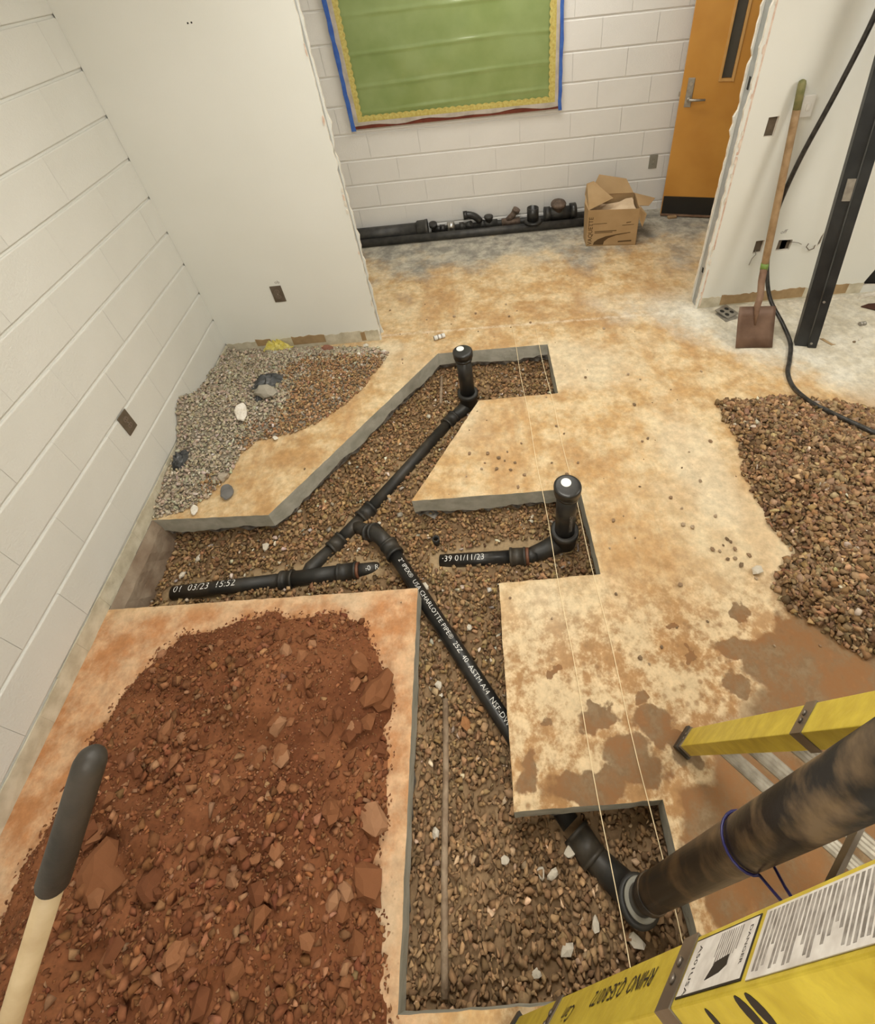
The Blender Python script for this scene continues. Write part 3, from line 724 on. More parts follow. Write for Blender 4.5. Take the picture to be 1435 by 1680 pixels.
g3 = heightgrid('spill_core', 0.002, 1.12, 1.12, 2.382, .02, lambda x, y: spill_h(x, y) - .004, lambda x, y: sdist(x, y, SPILL) > -.004, 'stone', spc)
tag(g3, 'grey grit inside the gravel spill in the left corner', 'gravel', kind='stuff')
def spill_stones(n, rlo, rhi):
    x, y = scatter(n, SPILL, -.01); k = (x > .006) & (y < 2.376); x, y = x[k], y[k]
    r = np.exp(RNG.uniform(np.log(rlo), np.log(rhi), len(x)))
    return np.stack([x, y, np.maximum(spill_h(x, y), 0) + .5 * r + RNG.uniform(0, .005, len(x))], 1), r
p1, r1_ = spill_stones(16000, .005, .0095); p2, r2_ = spill_stones(5200, .0085, .0145)
ap = np.concatenate([p1, p2]); ar_ = np.concatenate([r1_, r2_])
cg = palette(len(ap), [(.47, .40, .30), (.40, .34, .25), (.53, .46, .36), (.33, .265, .18), (.62, .57, .48)], [4, 3, 2, 1.2, .6], .12)
cb = palette(len(ap), [(.36, .22, .115), (.28, .17, .09), (.44, .30, .17), (.50, .44, .35)], [4, 3, 2, .6], .2)
k = np.clip((ap[:, 0] - .38 + .35 * fbm(ap[:, 0], ap[:, 1], 4, 3)) / .16, 0, 1) * np.clip((2.25 - ap[:, 1]) / .12, 0, 1)
cols = np.where((RNG.random(len(ap)) < k)[:, None], cb, cg)
tag(stones('gravel_spill', ap, ar_, cols), 'spread of grey and brown gravel in the corner by the left wall', 'gravel', kind='stuff')

# ---- red clay heap on the near left slab
DIRT = [(.30, .46), (.38, .55), (.55, .575), (.78, .60), (1.0, .585), (1.12, .54), (1.19, .44), (1.215, .34), (1.255, .22), (1.25, .08), (1.235, -.1), (1.25, -.25), (1.275, -.40), (1.29, -.62), (1.25, -.95), (.7, -1.25), (.12, -1.0), (.07, -.5), (.12, -.22), (.16, .0), (.16, .2), (.22, .36)]
DSD = rough_sd(DIRT, .055, 8, 95)
def dirt_h(x, y):
    d = np.clip(DSD(x, y), -.05, 2)
    mound = np.exp(-((x - .72) / .38) ** 2 - ((y + .05) / .42) ** 2) * .07 + np.exp(-((x - .55) / .4) ** 2 - ((y + .55) / .4) ** 2) * .08
    hh = (.115 * (1 - np.exp(-d / .13)) + mound * np.clip(d / .15, 0, 1)) * (1 + .95 * fbm(x, y, 4.5, 40, 4)) + .016 * fbm(x, y, 26, 44, 3) * np.clip(d / .03, 0, 1)
    return np.where(d < 0, -.01, hh)
def dirtcol(x, y):
    n = np.clip(fbm(x, y, 5, 15) * 1.4 + .5, 0, 1)[:, None]; return np.array([.135, .045, .017]) * (1 - n) + np.array([.235, .090, .037]) * n
g4 = heightgrid('red_clay_heap', .02, 1.34, -1.3, .64, .012, lambda x, y: dirt_h(x, y), lambda x, y: DSD(x, y) > -.008, 'stone', dirtcol)
tag(g4, 'heap of red clay soil on the near left slab', 'soil', kind='stuff')
CLAY = [(.225, .090, .038), (.28, .122, .056), (.17, .062, .026), (.34, .175, .092)]
def dirt_pts(n, rlo, rhi, margin, coarse):
    x, y = scatter(n, DIRT, margin, DSD)
    if coarse:   # lumps gather on the right flank and the near slope
        w = np.clip(.15 + 1.3 * fbm(x, y, 3.2, 70, 3) + .9 * np.clip((x - .55) / .6, 0, 1) * np.clip((.15 - y) / .5, 0, 1) + .35 * np.clip((x - .3) / .5, 0, 1), .05, 1)
        k = RNG.random(len(x)) < w; x, y = x[k], y[k]
    k = y > -.95; x, y = x[k], y[k]
    r = np.exp(RNG.uniform(np.log(rlo), np.log(rhi), len(x)))
    return np.stack([x, y, np.maximum(dirt_h(x, y), 0) + r * .35], 1), r
a1, q1 = dirt_pts(17000, .0025, .0055, -.02, False); a2, q2 = dirt_pts(7000, .005, .010, -.008, True); a3, q3 = dirt_pts(4600, .009, .019, .0, True)
ap = np.concatenate([a1, a2, a3]); ar_ = np.concatenate([q1, q2, q3])
tag(stones('clay_crumbs', ap, ar_, palette(len(ap), CLAY, [4, 3, 2.5, 1], .15), .85, .22), 'crumbled red clay strewn over the soil heap', 'soil', kind='stuff')
# ================================================================== PLUMBING IN THE TRENCH
RP = .0315
def lerp(a, b, t): return Vector(a).lerp(Vector(b), t)
def arc(p0, p1, p2, n=8):
    return [(1 - t) ** 2 * Vector(p0) + 2 * t * (1 - t) * Vector(p1) + t * t * Vector(p2) for t in [i / n for i in range(n + 1)]]
def hub(mb, p, q, r, lip=.006, both=True):
    """coupling sleeve from p to q with raised rims"""
    p = Vector(p); q = Vector(q); L = (q - p).length; e = min(.012, L * .2)
    pr_ = [(0, r), (0, r + lip), (e, r + lip), (e, r + lip * .55), (L - e, r + lip * .55)]
    pr_ += [(L - e, r + lip), (L, r + lip), (L, r)] if both else [(L, r)]
    mb.lathe(p, q - p, pr_, 22)
    return mb
def ext(a, b, d):
    a = Vector(a); b = Vector(b); return b + (b - a).normalized() * d
def capped_riser(root, S, z0, ztop, r, white_dir):
    part(MB().cyl((S.x, S.y, z0), (S.x, S.y, ztop - .05), r, seg=28), 'riser', 'abs', root)
    hb = MB().lathe((S.x, S.y, z0 - .12), (0, 0, 1), [(0, r * .98), (.02, r + .010), (.095, r + .012), (.10, r + .019), (.125, r + .019), (.128, r + .012), (.128, r + .001)], 28, cap1=False)
    part(hb, 'hub', 'absd', root)
    c = MB().lathe((S.x, S.y, ztop - .085), (0, 0, 1), [(.02, r + .002), (.02, r + .007), (.034, r + .008), (.034, r + .0035), (.042, r + .0035), (.044, r + .0125), (.074, r + .0135), (.080, r + .0125), (.0835, r + .008), (.0845, r + .002), (.085, r * .9), (.085, 0.001)], 32)
    cp = part(c, 'cap', 'abs', root)
    k = Vector((S.x + white_dir[0], S.y + white_dir[1], ztop)); part(MB().lathe(k - Vector((0, 0, .001)), (0, 0, 1), [(0, .0215), (.002, .0215), (.0025, .0205)], 20), 'sticker', 'sticker', cp)
# --- main run with its wye, branch and two capped risers
run = thing('drain_pipe_run', 'black drain pipe run with wye and two capped risers in the trench', 'pipe', (WY.x, WY.y, WY.z - .03))
part(MB().cyl(A0, A1, RP), 'pipe', 'absd', run)
ax = (A1 - A0).normalized()
hub_a = A1 - ax * .005; part(hub(MB(), hub_a, hub_a + ax * .062, RP + .004, .007), 'coupling', 'absd', run)
wy0 = hub_a + ax * .062; ax2 = (A3 - wy0).normalized()
w = MB(); w.cyl(wy0, lerp(wy0, A3, .72), RP + .004); 
w.tube([WY + ax2 * .03 - Vector((0, 0, .004)), lerp(WY, B1, .3), B1], [RP + .002, RP + .002, RP], 18)
part(w, 'wye', 'absd', run)
part(hub(MB(), lerp(wy0, A3, .70), A3, RP + .004, .006), 'coupling', 'absd', run)
part(MB().lathe(A3, ax2, [(0, RP), (0, RP + .006), (.012, RP + .006), (.012, RP)], 20), 'primer_ring', 'glued', run)
part(MB().cyl(A3, ext(A3, A4, .06) - Vector((0, 0, .02)), RP * .96), 'pipe', 'absd', run)
bx_ = (B2 - B1).normalized()
part(hub(MB(), B1 - bx_ * .02, B1 + bx_ * .055, RP + .005, .007), 'coupling', 'absd', run)
t2 = MB(); t2.cyl(B1 + bx_ * .055, B2 - bx_ * .03, RP + .001)
tm = lerp(B1, B2, .62); t2.tube([tm, lerp(tm, D0, .5) - Vector((0, 0, .005)), D0 - Vector((0, 0, .012))], RP * .95, 16)
part(t2, 'tee', 'absd', run)
part(hub(MB(), B2 - bx_ * .035, B2 + bx_ * .045, RP + .006, .008), 'coupling', 'absd', run)
part(MB().cyl(B2 + bx_ * .02, B3, RP), 'pipe', 'absd', run)
b3 = (B3 - B2).normalized()
part(hub(MB(), B3 - b3 * .03, B3 + b3 * .05, RP + .005, .007), 'coupling', 'absd', run)
part(MB().tube(arc(B3 + b3 * .03, Vector((S1.x, S1.y, B3.z - .005)), Vector((S1.x, S1.y, -.09)), 9), [RP + .004, RP + .005, RP + .006, RP + .008, .042, .043, .044, .045, .045, .045], 22), 'elbow', 'absd', run)
capped_riser(run, S1, -.045, .285, .043, (-.012, .018))
part(MB().cyl(C0 - Vector((0, 0, .012)), C1, RP), 'pipe', 'abs', run)
cx_ = (C1 - C0).normalized()
part(hub(MB(), C1 - cx_ * .005, C1 + cx_ * .07, RP + .005, .006), 'coupling', 'absd', run)
part(MB().lathe(C1 + cx_ * .07, cx_, [(0, RP), (0, RP + .008), (.014, RP + .008), (.014, RP)], 20), 'primer_ring', 'glued', run)
part(MB().cyl(C1 + cx_ * .07, C2 + cx_ * .03, RP), 'pipe', 'absd', run)
part(MB().tube(arc(C2, Vector((S2.x + .005, S2.y, C2.z - .003)), Vector((S2.x, S2.y, -.08)), 9), [RP + .003, RP + .006, .040, .042, .044, .045, .045, .045, .045, .045], 22), 'elbow', 'absd', run)
capped_riser(run, S2, -.05, .30, .0445, (-.004, .014))
# print on the pipes: runs along the top, tilted a little to the viewer
def pipe_text(s, root, a, b_, r, size, t=.0, matn='white', updir=(0, 0, 1), sh=0.):
    a = Vector(a); b_ = Vector(b_); d = (b_ - a).normalized(); n = Vector(updir); n = (n - d * n.dot(d)).normalized()
    ev = n.cross(d).normalized()
    text_obj(s, 'printed_line', a + (b_ - a) * t, d, ev, matn, size, root, sh, r + .0006, -size * .012)
view = lambda p: (Vector(C) - Vector(p)).normalized()
pipe_text('01  03/23  15:52', run, A0, A1, RP, .046, .03, 'white', view(A0) + Vector((0, .5, .6)))
pipe_text('40  R', run, A3 - Vector((0, 0, .004)), A4 - Vector((0, 0, .012)), RP, .034, .3, 'white', (0, -.3, 1))
pipe_text('·39 01/11/23', run, C0 - Vector((0, 0, .010)), C1, RP, .040, .04, 'white', Vector((0, -.1, .8)))
# vertical print on the second riser
text_obj('CHARLOTTE', 'printed_line', (S2.x, S2.y, .13), (0, 0, -1), Vector((0, 0, -1)).cross(Vector((.35, -.94, 0))) * -1, 'greyink', .022, run, 0, .0451)

# --- diagonal pipe from the tee, under the slab, to the foot of the tall riser
dg = thing('diagonal_drain_pipe', 'long black pipe with white print running diagonally down the trench and under the slab', 'pipe', (D1.x, D1.y, D1.z - .05))
dd = (D2 - D1).normalized()
part(MB().tube([D0 + Vector((-.03, .012, -.03)), D0 + Vector((-.005, .005, .0)), lerp(D0, D1, .6) + Vector((0, 0, .006)), D1 + dd * .02], [RP + .004] * 4, 20), 'elbow', 'absd', dg)
h0 = D0 + Vector((-.028, .012, -.026)); h1 = D0 + Vector((.012, -.006, .004)); part(hub(MB(), h0, h1, RP + .006, .007), 'coupling', 'absd', dg)
part(hub(MB(), D1 + dd * .0, D1 + dd * .075, RP + .005, .007), 'coupling', 'absd', dg)
part(MB().cyl(D1 + dd * .05, D3, RP), 'pipe', 'abs', dg)
pipe_text('2" IPEX®  USA CHARLOTTE PIPE®  25Z  40  ASTM A/4  NSF-DWV', dg, D1, D2, RP, .0285, .13, 'white', view(lerp(D1, D2, .5)) + Vector((.25, .12, .0)))
RB = PZ(1049, 1477, -.07); RB.z = 0      # riser foot
d3 = (D3 - D2).normalized(); E1 = D3 + d3 * .02
part(hub(MB(), E1, E1 + d3 * .085, .040, .007), 'coupling', 'absd', dg)
part(MB().tube(arc(E1 + d3 * .06, Vector((RB.x - .015, RB.y + .02, -.175)), Vector((RB.x, RB.y, -.06)), 9), [.038, .039, .040, .041, .042, .043, .044, .045, .045, .045], 24), 'elbow', 'absd', dg)
# --- tall riser
up = Vector((.125, .05, 1.)).normalized()
ri = thing('tall_drain_riser', 'thick muddy black pipe rising out of the trench beside the yellow ladder', 'pipe', (RB.x, RB.y, -.12))
rb = Vector((RB.x, RB.y, -.07))
part(MB().lathe(rb - up * .03, up, [(0, .046), (0, .056), (.012, .059), (.028, .059), (.03, .049), (.03, .04)], 32), 'hub', 'absd', ri)
part(MB().lathe(rb + up * .018, up, [(0, .046), (.004, .0485), (.006, .0485), (.009, .046)], 32), 'sealing_ring', 'greypl', ri)
part(MB().lathe(rb, up, [(0, .037), (.13, .037)], 28), 'pipe', 'absrise', ri)
band = MB(); 
for k in range(5): band.lathe(rb + up * (.118 + k * .0085), up, [(0, .0405), (.001, .0445), (.006, .0445), (.0075, .0405)], 30)
part(band, 'threaded_band', 'absrise', ri)
part(MB().lathe(rb + up * .158, up, [(0, .0415), (1.33, .0415), (1.33, .036), (1.2, .036)], 40), 'pipe', 'absrise', ri)

# ================================================================== LADDER (six-foot A-frame, fibreglass rails)
FF = Vector((2.222, .075, 0)); NF = Vector((1.585, -.488, 0))
AX = Vector((.757, .653, 0)).normalized()        # near foot -> far foot
IN = Vector((AX.y, -AX.x, 0))                    # from the left rails towards the right rails
lad = thing('step_ladder', 'yellow fibreglass stepladder with worn labels standing over the trench end', 'ladder', (2.0, -.25, 0))
UF = Vector((.0, -.182, 1)).normalized(); UN = Vector((.255, .109, 1)).normalized()
TOPZ = 1.50
def rail(foot, upv, wdir, wd, dp, name='rail'):
    """channel rail: web of width wd along wdir, flanges of depth dp towards IN"""
    e1 = (wdir - upv * wdir.dot(upv)).normalized(); e2 = upv.cross(e1).normalized()
    if e2.dot(IN) < 0: e2 = -e2
    L = TOPZ / upv.z; t = .004
    s = MB()
    prof = [(-wd / 2, 0), (wd / 2, 0), (wd / 2, dp), (wd / 2 - t, dp), (wd / 2 - t, t), (-wd / 2 + t, t), (-wd / 2 + t, dp), (-wd / 2, dp)]
    s.poly([prof], foot + upv * .03, e1, e2, upv, L - .03)
    o = part(s, name, 'yellow', lad); bevel(o, .002, 2)
    return e1, e2
def clip_band(base, upv, e1, e2, wd, dp, t0, h, slant=0.):
    s = MB(); g = .0022
    o = base + upv * t0
    s.poly([[(-wd / 2 - g, -g), (wd / 2 + g, -g), (wd / 2 + g, dp + g), (wd / 2 + g - .002, dp + g), (wd / 2 + g - .002, -.0003), (-wd / 2 - g + .002, -.0003), (-wd / 2 - g + .002, dp + g), (-wd / 2 - g, dp + g)]], o, e1, e2, upv, h)
    b = part(s, 'bracket', 'bracket', lad)
    for q in (-.5, .5):
        part(MB().lathe(o + upv * (h / 2) + e1 * (wd * .25 * q) - e2 * g, -e2, [(0, .006), (.003, .006), (.004, .003)], 10), 'rivet', 'bracket', b)
    return b
WD_F, DP_F, WD_N, DP_N = .066, .036, .082, .040
# rear pair (far)
inF = IN; w0, wtop = .50, .30
f1, f2 = rail(FF, UF, AX, WD_F, DP_F)
FR = FF + IN * w0; UFR = (UF - IN * (UF.dot(IN) * 2)).normalized()
rail2 = rail(FR + IN * DP_F, UFR, AX, WD_F, -DP_F) if False else rail(FR, UFR, AX, WD_F, DP_F)
# front pair (near)
n1, n2 = rail(NF, UN, AX, WD_N, DP_N)
NR = NF + IN * w0; UNR = (UN - IN * (UN.dot(IN) * 2)).normalized()
rail(NR, UNR, AX, WD_N, DP_N)
for (ft, upv, e1, e2, wd, dp) in ((FF, UF, f1, f2, WD_F, DP_F), (NF, UN, n1, n2, WD_N, DP_N), (FR, UFR, f1, f2, WD_F, DP_F), (NR, UNR, n1, n2, WD_N, DP_N)):
    o = MB(); o.poly([[(-wd / 2 - .006, -.006), (wd / 2 + .006, -.006), (wd / 2 + .006, dp + .006), (-wd / 2 - .006, dp + .006)]], ft, e1, e2, upv, .04)
    part(o, 'foot', 'grip', lad)
clip_band(FF, UF, f1, f2, WD_F, DP_F, .05, .02); clip_band(FF, UF, f1, f2, WD_F, DP_F, .90, .045)
tb_ = (Vector((1.848, -.372, 1.0)) - NF).dot(UN)
clip_band(NF, UN, n1, n2, WD_N, DP_N, tb_ + .045, .046); clip_band(NF, UN, n1, n2, WD_N, DP_N, .42, .038)
# rungs of the rear frame: ribbed flat bars
for z in (.30, .52, .76, 1.02):
    a = FF + UF * (z / UF.z) + f2 * .034; b_ = FR + UFR * (z / UFR.z) + f2 * .002
    d = (b_ - a).normalized(); hv = Vector((0, 0, 1)); wv_ = d.cross(hv).normalized()
    s = MB(); s.poly([[(-.019, -.006), (.019, -.006), (.019, .0), (.015, .003), (.010, 0), (.005, .003), (0, 0), (-.005, .003), (-.010, 0), (-.015, .003), (-.019, 0)]], a, wv_, hv, d, (b_ - a).length)
    part(s, 'rung', 'rung', lad)
# treads of the front frame
for z in (.30, .60, .90, 1.20):
    a = NF + UN * (z / UN.z) + n2 * .036; b_ = NR + UNR * (z / UNR.z) + n2 * .004
    d = (b_ - a).normalized(); wv_ = d.cross(Vector((0, 0, 1))).normalized()
    s = MB(); s.poly([[(-.04, -.012), (.04, -.012), (.04, 0), (-.04, 0)]], a, wv_, Vector((0, 0, 1)), d, (b_ - a).length); part(s, 'step', 'rung', lad)
# spreader bar and top cap
s0 = NF + UN * 1.02 + n2 * .11; s1 = FF + UF * .98 + f2 * .11
sb = MB(); d = (s1 - s0).normalized(); wv_ = d.cross(Vector((0, 0, 1))).normalized()
sb.poly([[(-.003, -.019), (.003, -.019), (.003, .019), (-.003, .019)]], s0, wv_, wv_.cross(d), d, (s1 - s0).length); part(sb, 'spreader', 'bracket', lad)
tc_ = (FF + UF * (TOPZ / UF.z) + NF + UN * (TOPZ / UN.z)) / 2 + IN * .19
tp_ = MB(); tp_.poly([[(-.15, -.20), (.15, -.20), (.15, .20), (-.15, .20)], [(-.11, -.14), (-.05, -.14), (-.05, -.08), (-.11, -.08)], [(-.11, .02), (.09, .02), (.09, .06), (-.11, .06)]], tc_ - Vector((0, 0, .005)), AX, IN, (0, 0, 1), .05); bevel(part(tp_, 'top_cap', 'yellow', lad), .008, 2)
# labels and marks on the near rail: local frame = along rail (UN), across (n1), outward (-n2)
def railpt(t, c, out=.0008): return NF + UN * t + n1 * c - n2 * out
def rail_quad(t0, t1, c0, c1, mt, name, out=.0009, th=.0008, parent=None):
    s = MB(); s.poly([[(t0, c0), (t1, c0), (t1, c1), (t0, c1)]], NF - n2 * out, UN, n1, n2, th)
    return part(s, name, mt, lad)
L0 = tb_ + .098
lb = rail_quad(L0, L0 + .165, -.031, .031, 'label', 'warning_label', .0011)
rail_quad(L0 - .002, L0 + .168, -.033, .033, 'ink', 'label_border', .0009)
def linesq(t0, t1, c0, c1, n, mt, gapf=.45, name='label_print'):
    s = MB(); h = (t1 - t0) / n
    for i in range(n):
        ta = t0 + i * h; cend = c1 - (random.random() ** 3) * (c1 - c0) * .4
        s.poly([[(ta, c1 - (cend - c0)), (ta + h * gapf, c1 - (cend - c0)), (ta + h * gapf, c1), (ta, c1)]], NF - n2 * .0013, UN, n1, n2, .0003)
    part(s, name, mt, lad)
linesq(L0 + .075, L0 + .135, -.012, .028, 10, 'greyink')
sc = MB(); sc.poly([[(L0 + .085, -.005), (L0 + .118, -.001), (L0 + .12, -.012), (L0 + .105, -.018), (L0 + .072, -.022)]], NF - n2 * .0015, UN, n1, n2, .0004); part(sc, 'scuff_mark', 'ink', lad)
text_obj('A501USA', 'label_print', railpt(L0 + .017, .024, .0013), -n1, UN, 'ink', .014, lad)
text_obj('DANGER', 'label_print', railpt(L0 + .150, .024, .0013), -n1, UN, 'ink', .010, lad)
rail_quad(L0 + .180, L0 + .42, -.035, .033, 'label', 'warning_label', .0011)
linesq(L0 + .188, L0 + .412, -.031, .030, 26, 'greyink', .6)
# marker writing on the lower part of the rail, read from the other side
text_obj('RHINO  Q.SE-8/0/72', 'marker_writing', railpt(tb_ - .02, .020, .0009), -UN, -n1, 'ink', .034, lad, .35)
text_obj('Cain', 'marker_writing', railpt(tb_ - .42, .012, .0009), -UN, -n1, 'ink', .038, lad, .5)
# rubbed black marks on the rail's near flange
for (t, c, l, w_) in ((L0 + .075, .3, .022, .006), (L0 + .155, .62, .03, .009), (L0 + .178, .75, .03, .009)):
    s = MB(); lp = [(math.cos(a) * l / 2 + math.sin(a) * .3 * w_, math.sin(a) * w_) for a in [2 * math.pi * i / 14 for i in range(14)]]
    s.poly([lp], NF + UN * t - n1 * (WD_N / 2 + .0006) + n2 * (DP_N * .45), n2, UN, n1, .0005); part(s, 'scuff_mark', 'ink', lad)
# wire tied round the riser and the spreader
def riser_at(z): return rb + up * ((z - rb.z) / up.z)
wz = .74; c0 = riser_at(wz); ring = []
for i in range(20):
    a = math.radians(-25 + 300 * i / 19); ring.append(c0 + Vector((math.cos(a) * .0440, math.sin(a) * .0440, -.012 + .03 * math.sin(a * .5))))
tail_a = lerp(s0, s1, .42); 
wr = MB().tube([tail_a + Vector((.0, -.01, .02))] + [lerp(tail_a, ring[-1], .5) + Vector((0, 0, -.005))] + ring[::-1] + [lerp(ring[0], tail_a, .5), tail_a + Vector((.006, .0, .0)), tail_a + Vector((.02, -.01, .015)), tail_a + Vector((.01, -.02, -.02)), tail_a + Vector((-.02, -.025, -.06))], .0028, 8)
tag(wr.build('tie_wire', 'bluewire'), 'dark blue wire looped around the tall muddy pipe', 'wire')
# ================================================================== LOOSE THINGS
# ---- mason strings stretched over the trench
for i, (x, lab) in enumerate(((1.917, 'left of the two cream strings stretched across the trench'), (2.066, 'right of the two cream strings stretched across the trench'))):
    n = 26; pts = [(x + .003 * math.sin(k * 1.1 + i), 2.36 - i * .02 + (-.52 - 2.36) * k / n, .004 + .0012 * math.sin(k * .9)) for k in range(n + 1)]
    tag(MB().tube(pts, .0016, 6).build('mason_string', 'string'), lab, 'string', 'mason strings across the trench')
# ---- rods and stakes in the trench
a = PZ(728, 1146, -.15); b_ = PZ(730, 1640, -.118)
a = Vector((1.424, a.y, gz1(1.424, a.y) + .012)); b_ = Vector((1.419, b_.y, gz1(1.42, -.43) + .014))
tag(MB().tube([a, lerp(a, b_, .3) + Vector((.002, 0, .003)), lerp(a, b_, .65) + Vector((-.002, 0, .002)), b_], .0112, 10).build('steel_rod', 'rod'), 'long rusty rod lying along the near trench gravel', 'rod')
a = on_bed(724, 618, .02); b_ = on_bed(723, 663, .015)
tag(MB().tube([a, lerp(a, b_, .5), b_], .0095, 10).build('steel_rod', 'rod'), 'short rusty rod behind the far capped riser', 'rod')
a = on_bed(746, 976, .014); b_ = on_bed(783, 998, .012)
tag(MB().tube([a, b_], .004, 8).build('wood_stick', 'wood'), 'thin brown stick on the gravel beside the diagonal pipe', 'stick')
p = on_bed(714, 887, .02); tag(MB().lathe(p - Vector((0, 0, .03)), (0.1, 0, 1), [(0, .016), (.0, .018), (.05, .018), (.05, .012), (.02, .012)], 14, cap1=False).build('pipe_stub', 'absd'), 'small black stub poking from gravel under the middle slab edge', 'pipe')

# ---- chunks and stones one can pick out
def rock(name, loc, r, col, label, cat='stone', group=None, sub=1, sc=(1, 1, .7), rz=0., jag=.22, sink=.35):
    bm = bmesh.new(); bmesh.ops.create_icosphere(bm, subdivisions=2 if sub else 1, radius=1)
    rr = random.Random(int(abs(loc[0]) * 7919e2 + abs(loc[1]) * 104729e1)); off = Vector((rr.random() * 50, rr.random() * 50, rr.random() * 50))
    for v in bm.verts:
        q = v.co.normalized(); v.co = q * (1 + jag * 2.2 * mnoise.noise(q * 1.3 + off) + jag * mnoise.noise(q * 3.1 + off))
    me = bpy.data.meshes.new(name); bm.to_mesh(me); bm.free()
    at = me.attributes.new('Col', 'FLOAT_COLOR', 'POINT'); at.data.foreach_set('color', [c for _ in me.vertices for c in (*col, 1)])
    me.materials.append(M['stone']); o = bpy.data.objects.new(name, me); link(o)
    o.scale = (r * sc[0], r * sc[1], r * sc[2]); o.rotation_euler = (rr.uniform(-.15, .15), rr.uniform(-.15, .15), rz)
    o.location = (loc[0], loc[1], loc[2] + r * sc[2] * (1 - sink)); return tag(o, label, cat, group)
# clay clods: the big ones stand out, the rest are alike
def dz(x, y): return float(np.maximum(dirt_h(np.array([x]), np.array([y])), 0)[0])
def on_dirt(u, v):
    p = PZ(u, v, .1)
    for _ in range(8): p = PZ(u, v, dz(p.x, p.y) + .012)
    return p
bigs = [((620, 1135), .062, 'tall reddish clod at the right rim of the clay heap'), ((590, 1090), .04, 'clod behind the tallest clod at the clay heap rim'), ((600, 1450), .058, 'largest clod on the right flank of the clay heap'), ((250, 1450), .042, 'pale squarish clod in the middle of the clay heap'), ((545, 1330), .034, 'rounded clod on the clay heap near the slab edge'), ((610, 1345), .04, 'clod on the clay heap closest to the sawn edge'), ((165, 1430), .068, 'big flat slab of clay right of the black shovel grip'), ((285, 1570), .026, 'rounded tan stone near the bottom of the clay heap'), ((620, 1230), .03, 'loose clod on the bare right rim of the clay heap')]
for (u, v), r, lab in bigs:
    p = on_dirt(u, v); rock('clay_clod', (p.x, p.y, p.z - .012), r, random.choice(CLAY), lab, 'clod', 'large clods on the clay heap', sc=(1, .85, .38 if 'flat' in lab else .6), rz=random.uniform(0, 3), jag=.3, sink=.45)
rr = random.Random(4); cnt = 0
while cnt < 90:
    x, y = rr.uniform(.2, 1.28), rr.uniform(-.55, .5)
    if DSD(np.array([x]), np.array([y]))[0] < .03: continue
    if rr.random() > .25 + .75 * min(1, max(0, (x - .3))) * (1 if y < .15 else .45): continue
    rock('clay_lump', (x, y, dz(x, y) - .004), rr.uniform(.015, .03), rr.choice(CLAY), 'fist-sized or smaller red lump on the clay heap', 'clod', 'small lumps on the clay heap', 0, (1.1, .9, .75), rr.uniform(0, 3), .25, .4); cnt += 1
# pale stones in the trench
WH = (.66, .60, .50)
for (u, v, r, lab) in ((828, 1412, .016, 'pale oval stone in the near trench gravel'), (888, 1432, .014, 'white oval stone beside the buried elbow'), (906, 1436, .017, 'white jagged chip beside the buried elbow'), (935, 1398, .02, 'pale grey chip against the buried elbow'), (720, 1125, .016, 'white chip lying above the long rusty rod'), (722, 1142, .012, 'white chip at the tip of the long rusty rod'), (715, 1368, .016, 'white crumb left of the long rusty rod'), (978, 1518, .016, 'white stone in the gravel near the ladder rail'), (930, 1558, .018, 'grey-white stone closest to the ladder rail'), (880, 1598, .014, 'white sliver at the near end of the trench'), (1043, 1545, .02, 'yellowish stone under the right string near the ladder'), (437, 898, .022, 'white upright chip near the left end of the trench'), (326, 917, .016, 'white chip above the left pipe print'), (300, 943, .016, 'white chip beside the footing wall'), (697, 963, .018, 'white stone behind the diagonal pipe'), (770, 1030, .014, 'white stone right of the diagonal pipe'), (765, 1190, .024, 'orange-brown stone right of the long rusty rod'), (732, 660, .013, 'white stone at the foot of the short rod'), (622, 890 - 30, .012, 'white stone above the bent pipe hub')):
    p = on_bed(u, v, .006); rock('trench_stone', (p.x, p.y, p.z), r, (.36, .17, .07) if 'orange' in lab else WH, lab, 'stone', 'stones that stand out in the trench', 0, (1.2, .8, .6), random.uniform(0, 3), .25, .3)
# grit scattered over the slabs
spots = [(758, 1015 - 90), (925, 712), (855, 728), (800, 745), (845, 760), (832, 742), (818, 752), (795, 760), (770, 745), (815, 770), (838, 772), (765, 782), (850, 800), (790, 770), (860, 780), (905, 760), (930, 780), (948, 760), (912, 700), (1040, 665), (1053, 725), (1062, 720), (1130, 742), (1165, 725), (1118, 768), (1148, 790), (1100, 817), (1118, 835), (1173, 847), (1135, 866), (1120, 862), (1192, 885), (1198, 890), (1180, 905), (1168, 902), (1186, 895), (1205, 902), (1193, 918), (1205, 917), (1215, 928), (1228, 912), (1240, 950), (1240, 938), (1006, 855), (1000, 900), (1010, 975), (1115, 960), (1160, 1020), (1050, 1080), (1065, 1090), (1085, 1062), (640, 510), (700, 525), (780, 515), (835, 520), (560, 755), (545, 790), (520, 800), (500, 770), (480, 690), (450, 720), (960, 620), (1030, 615), (905, 1015), (1270, 1060), (1345, 1060), (1110, 1030), (745, 520), (830, 500), (870, 530), (1100, 640), (1150, 610), (990, 540), (660, 590), (600, 700)]
rs = random.Random(31)
for _ in range(70):
    w_ = Vector((rs.uniform(1.1, 2.85), rs.uniform(.55, 3.1), 0)); q_ = R @ (np.array(w_) - C); spots.append((PX + FPX * q_[0] / q_[2], PY + FPX * q_[1] / q_[2]))
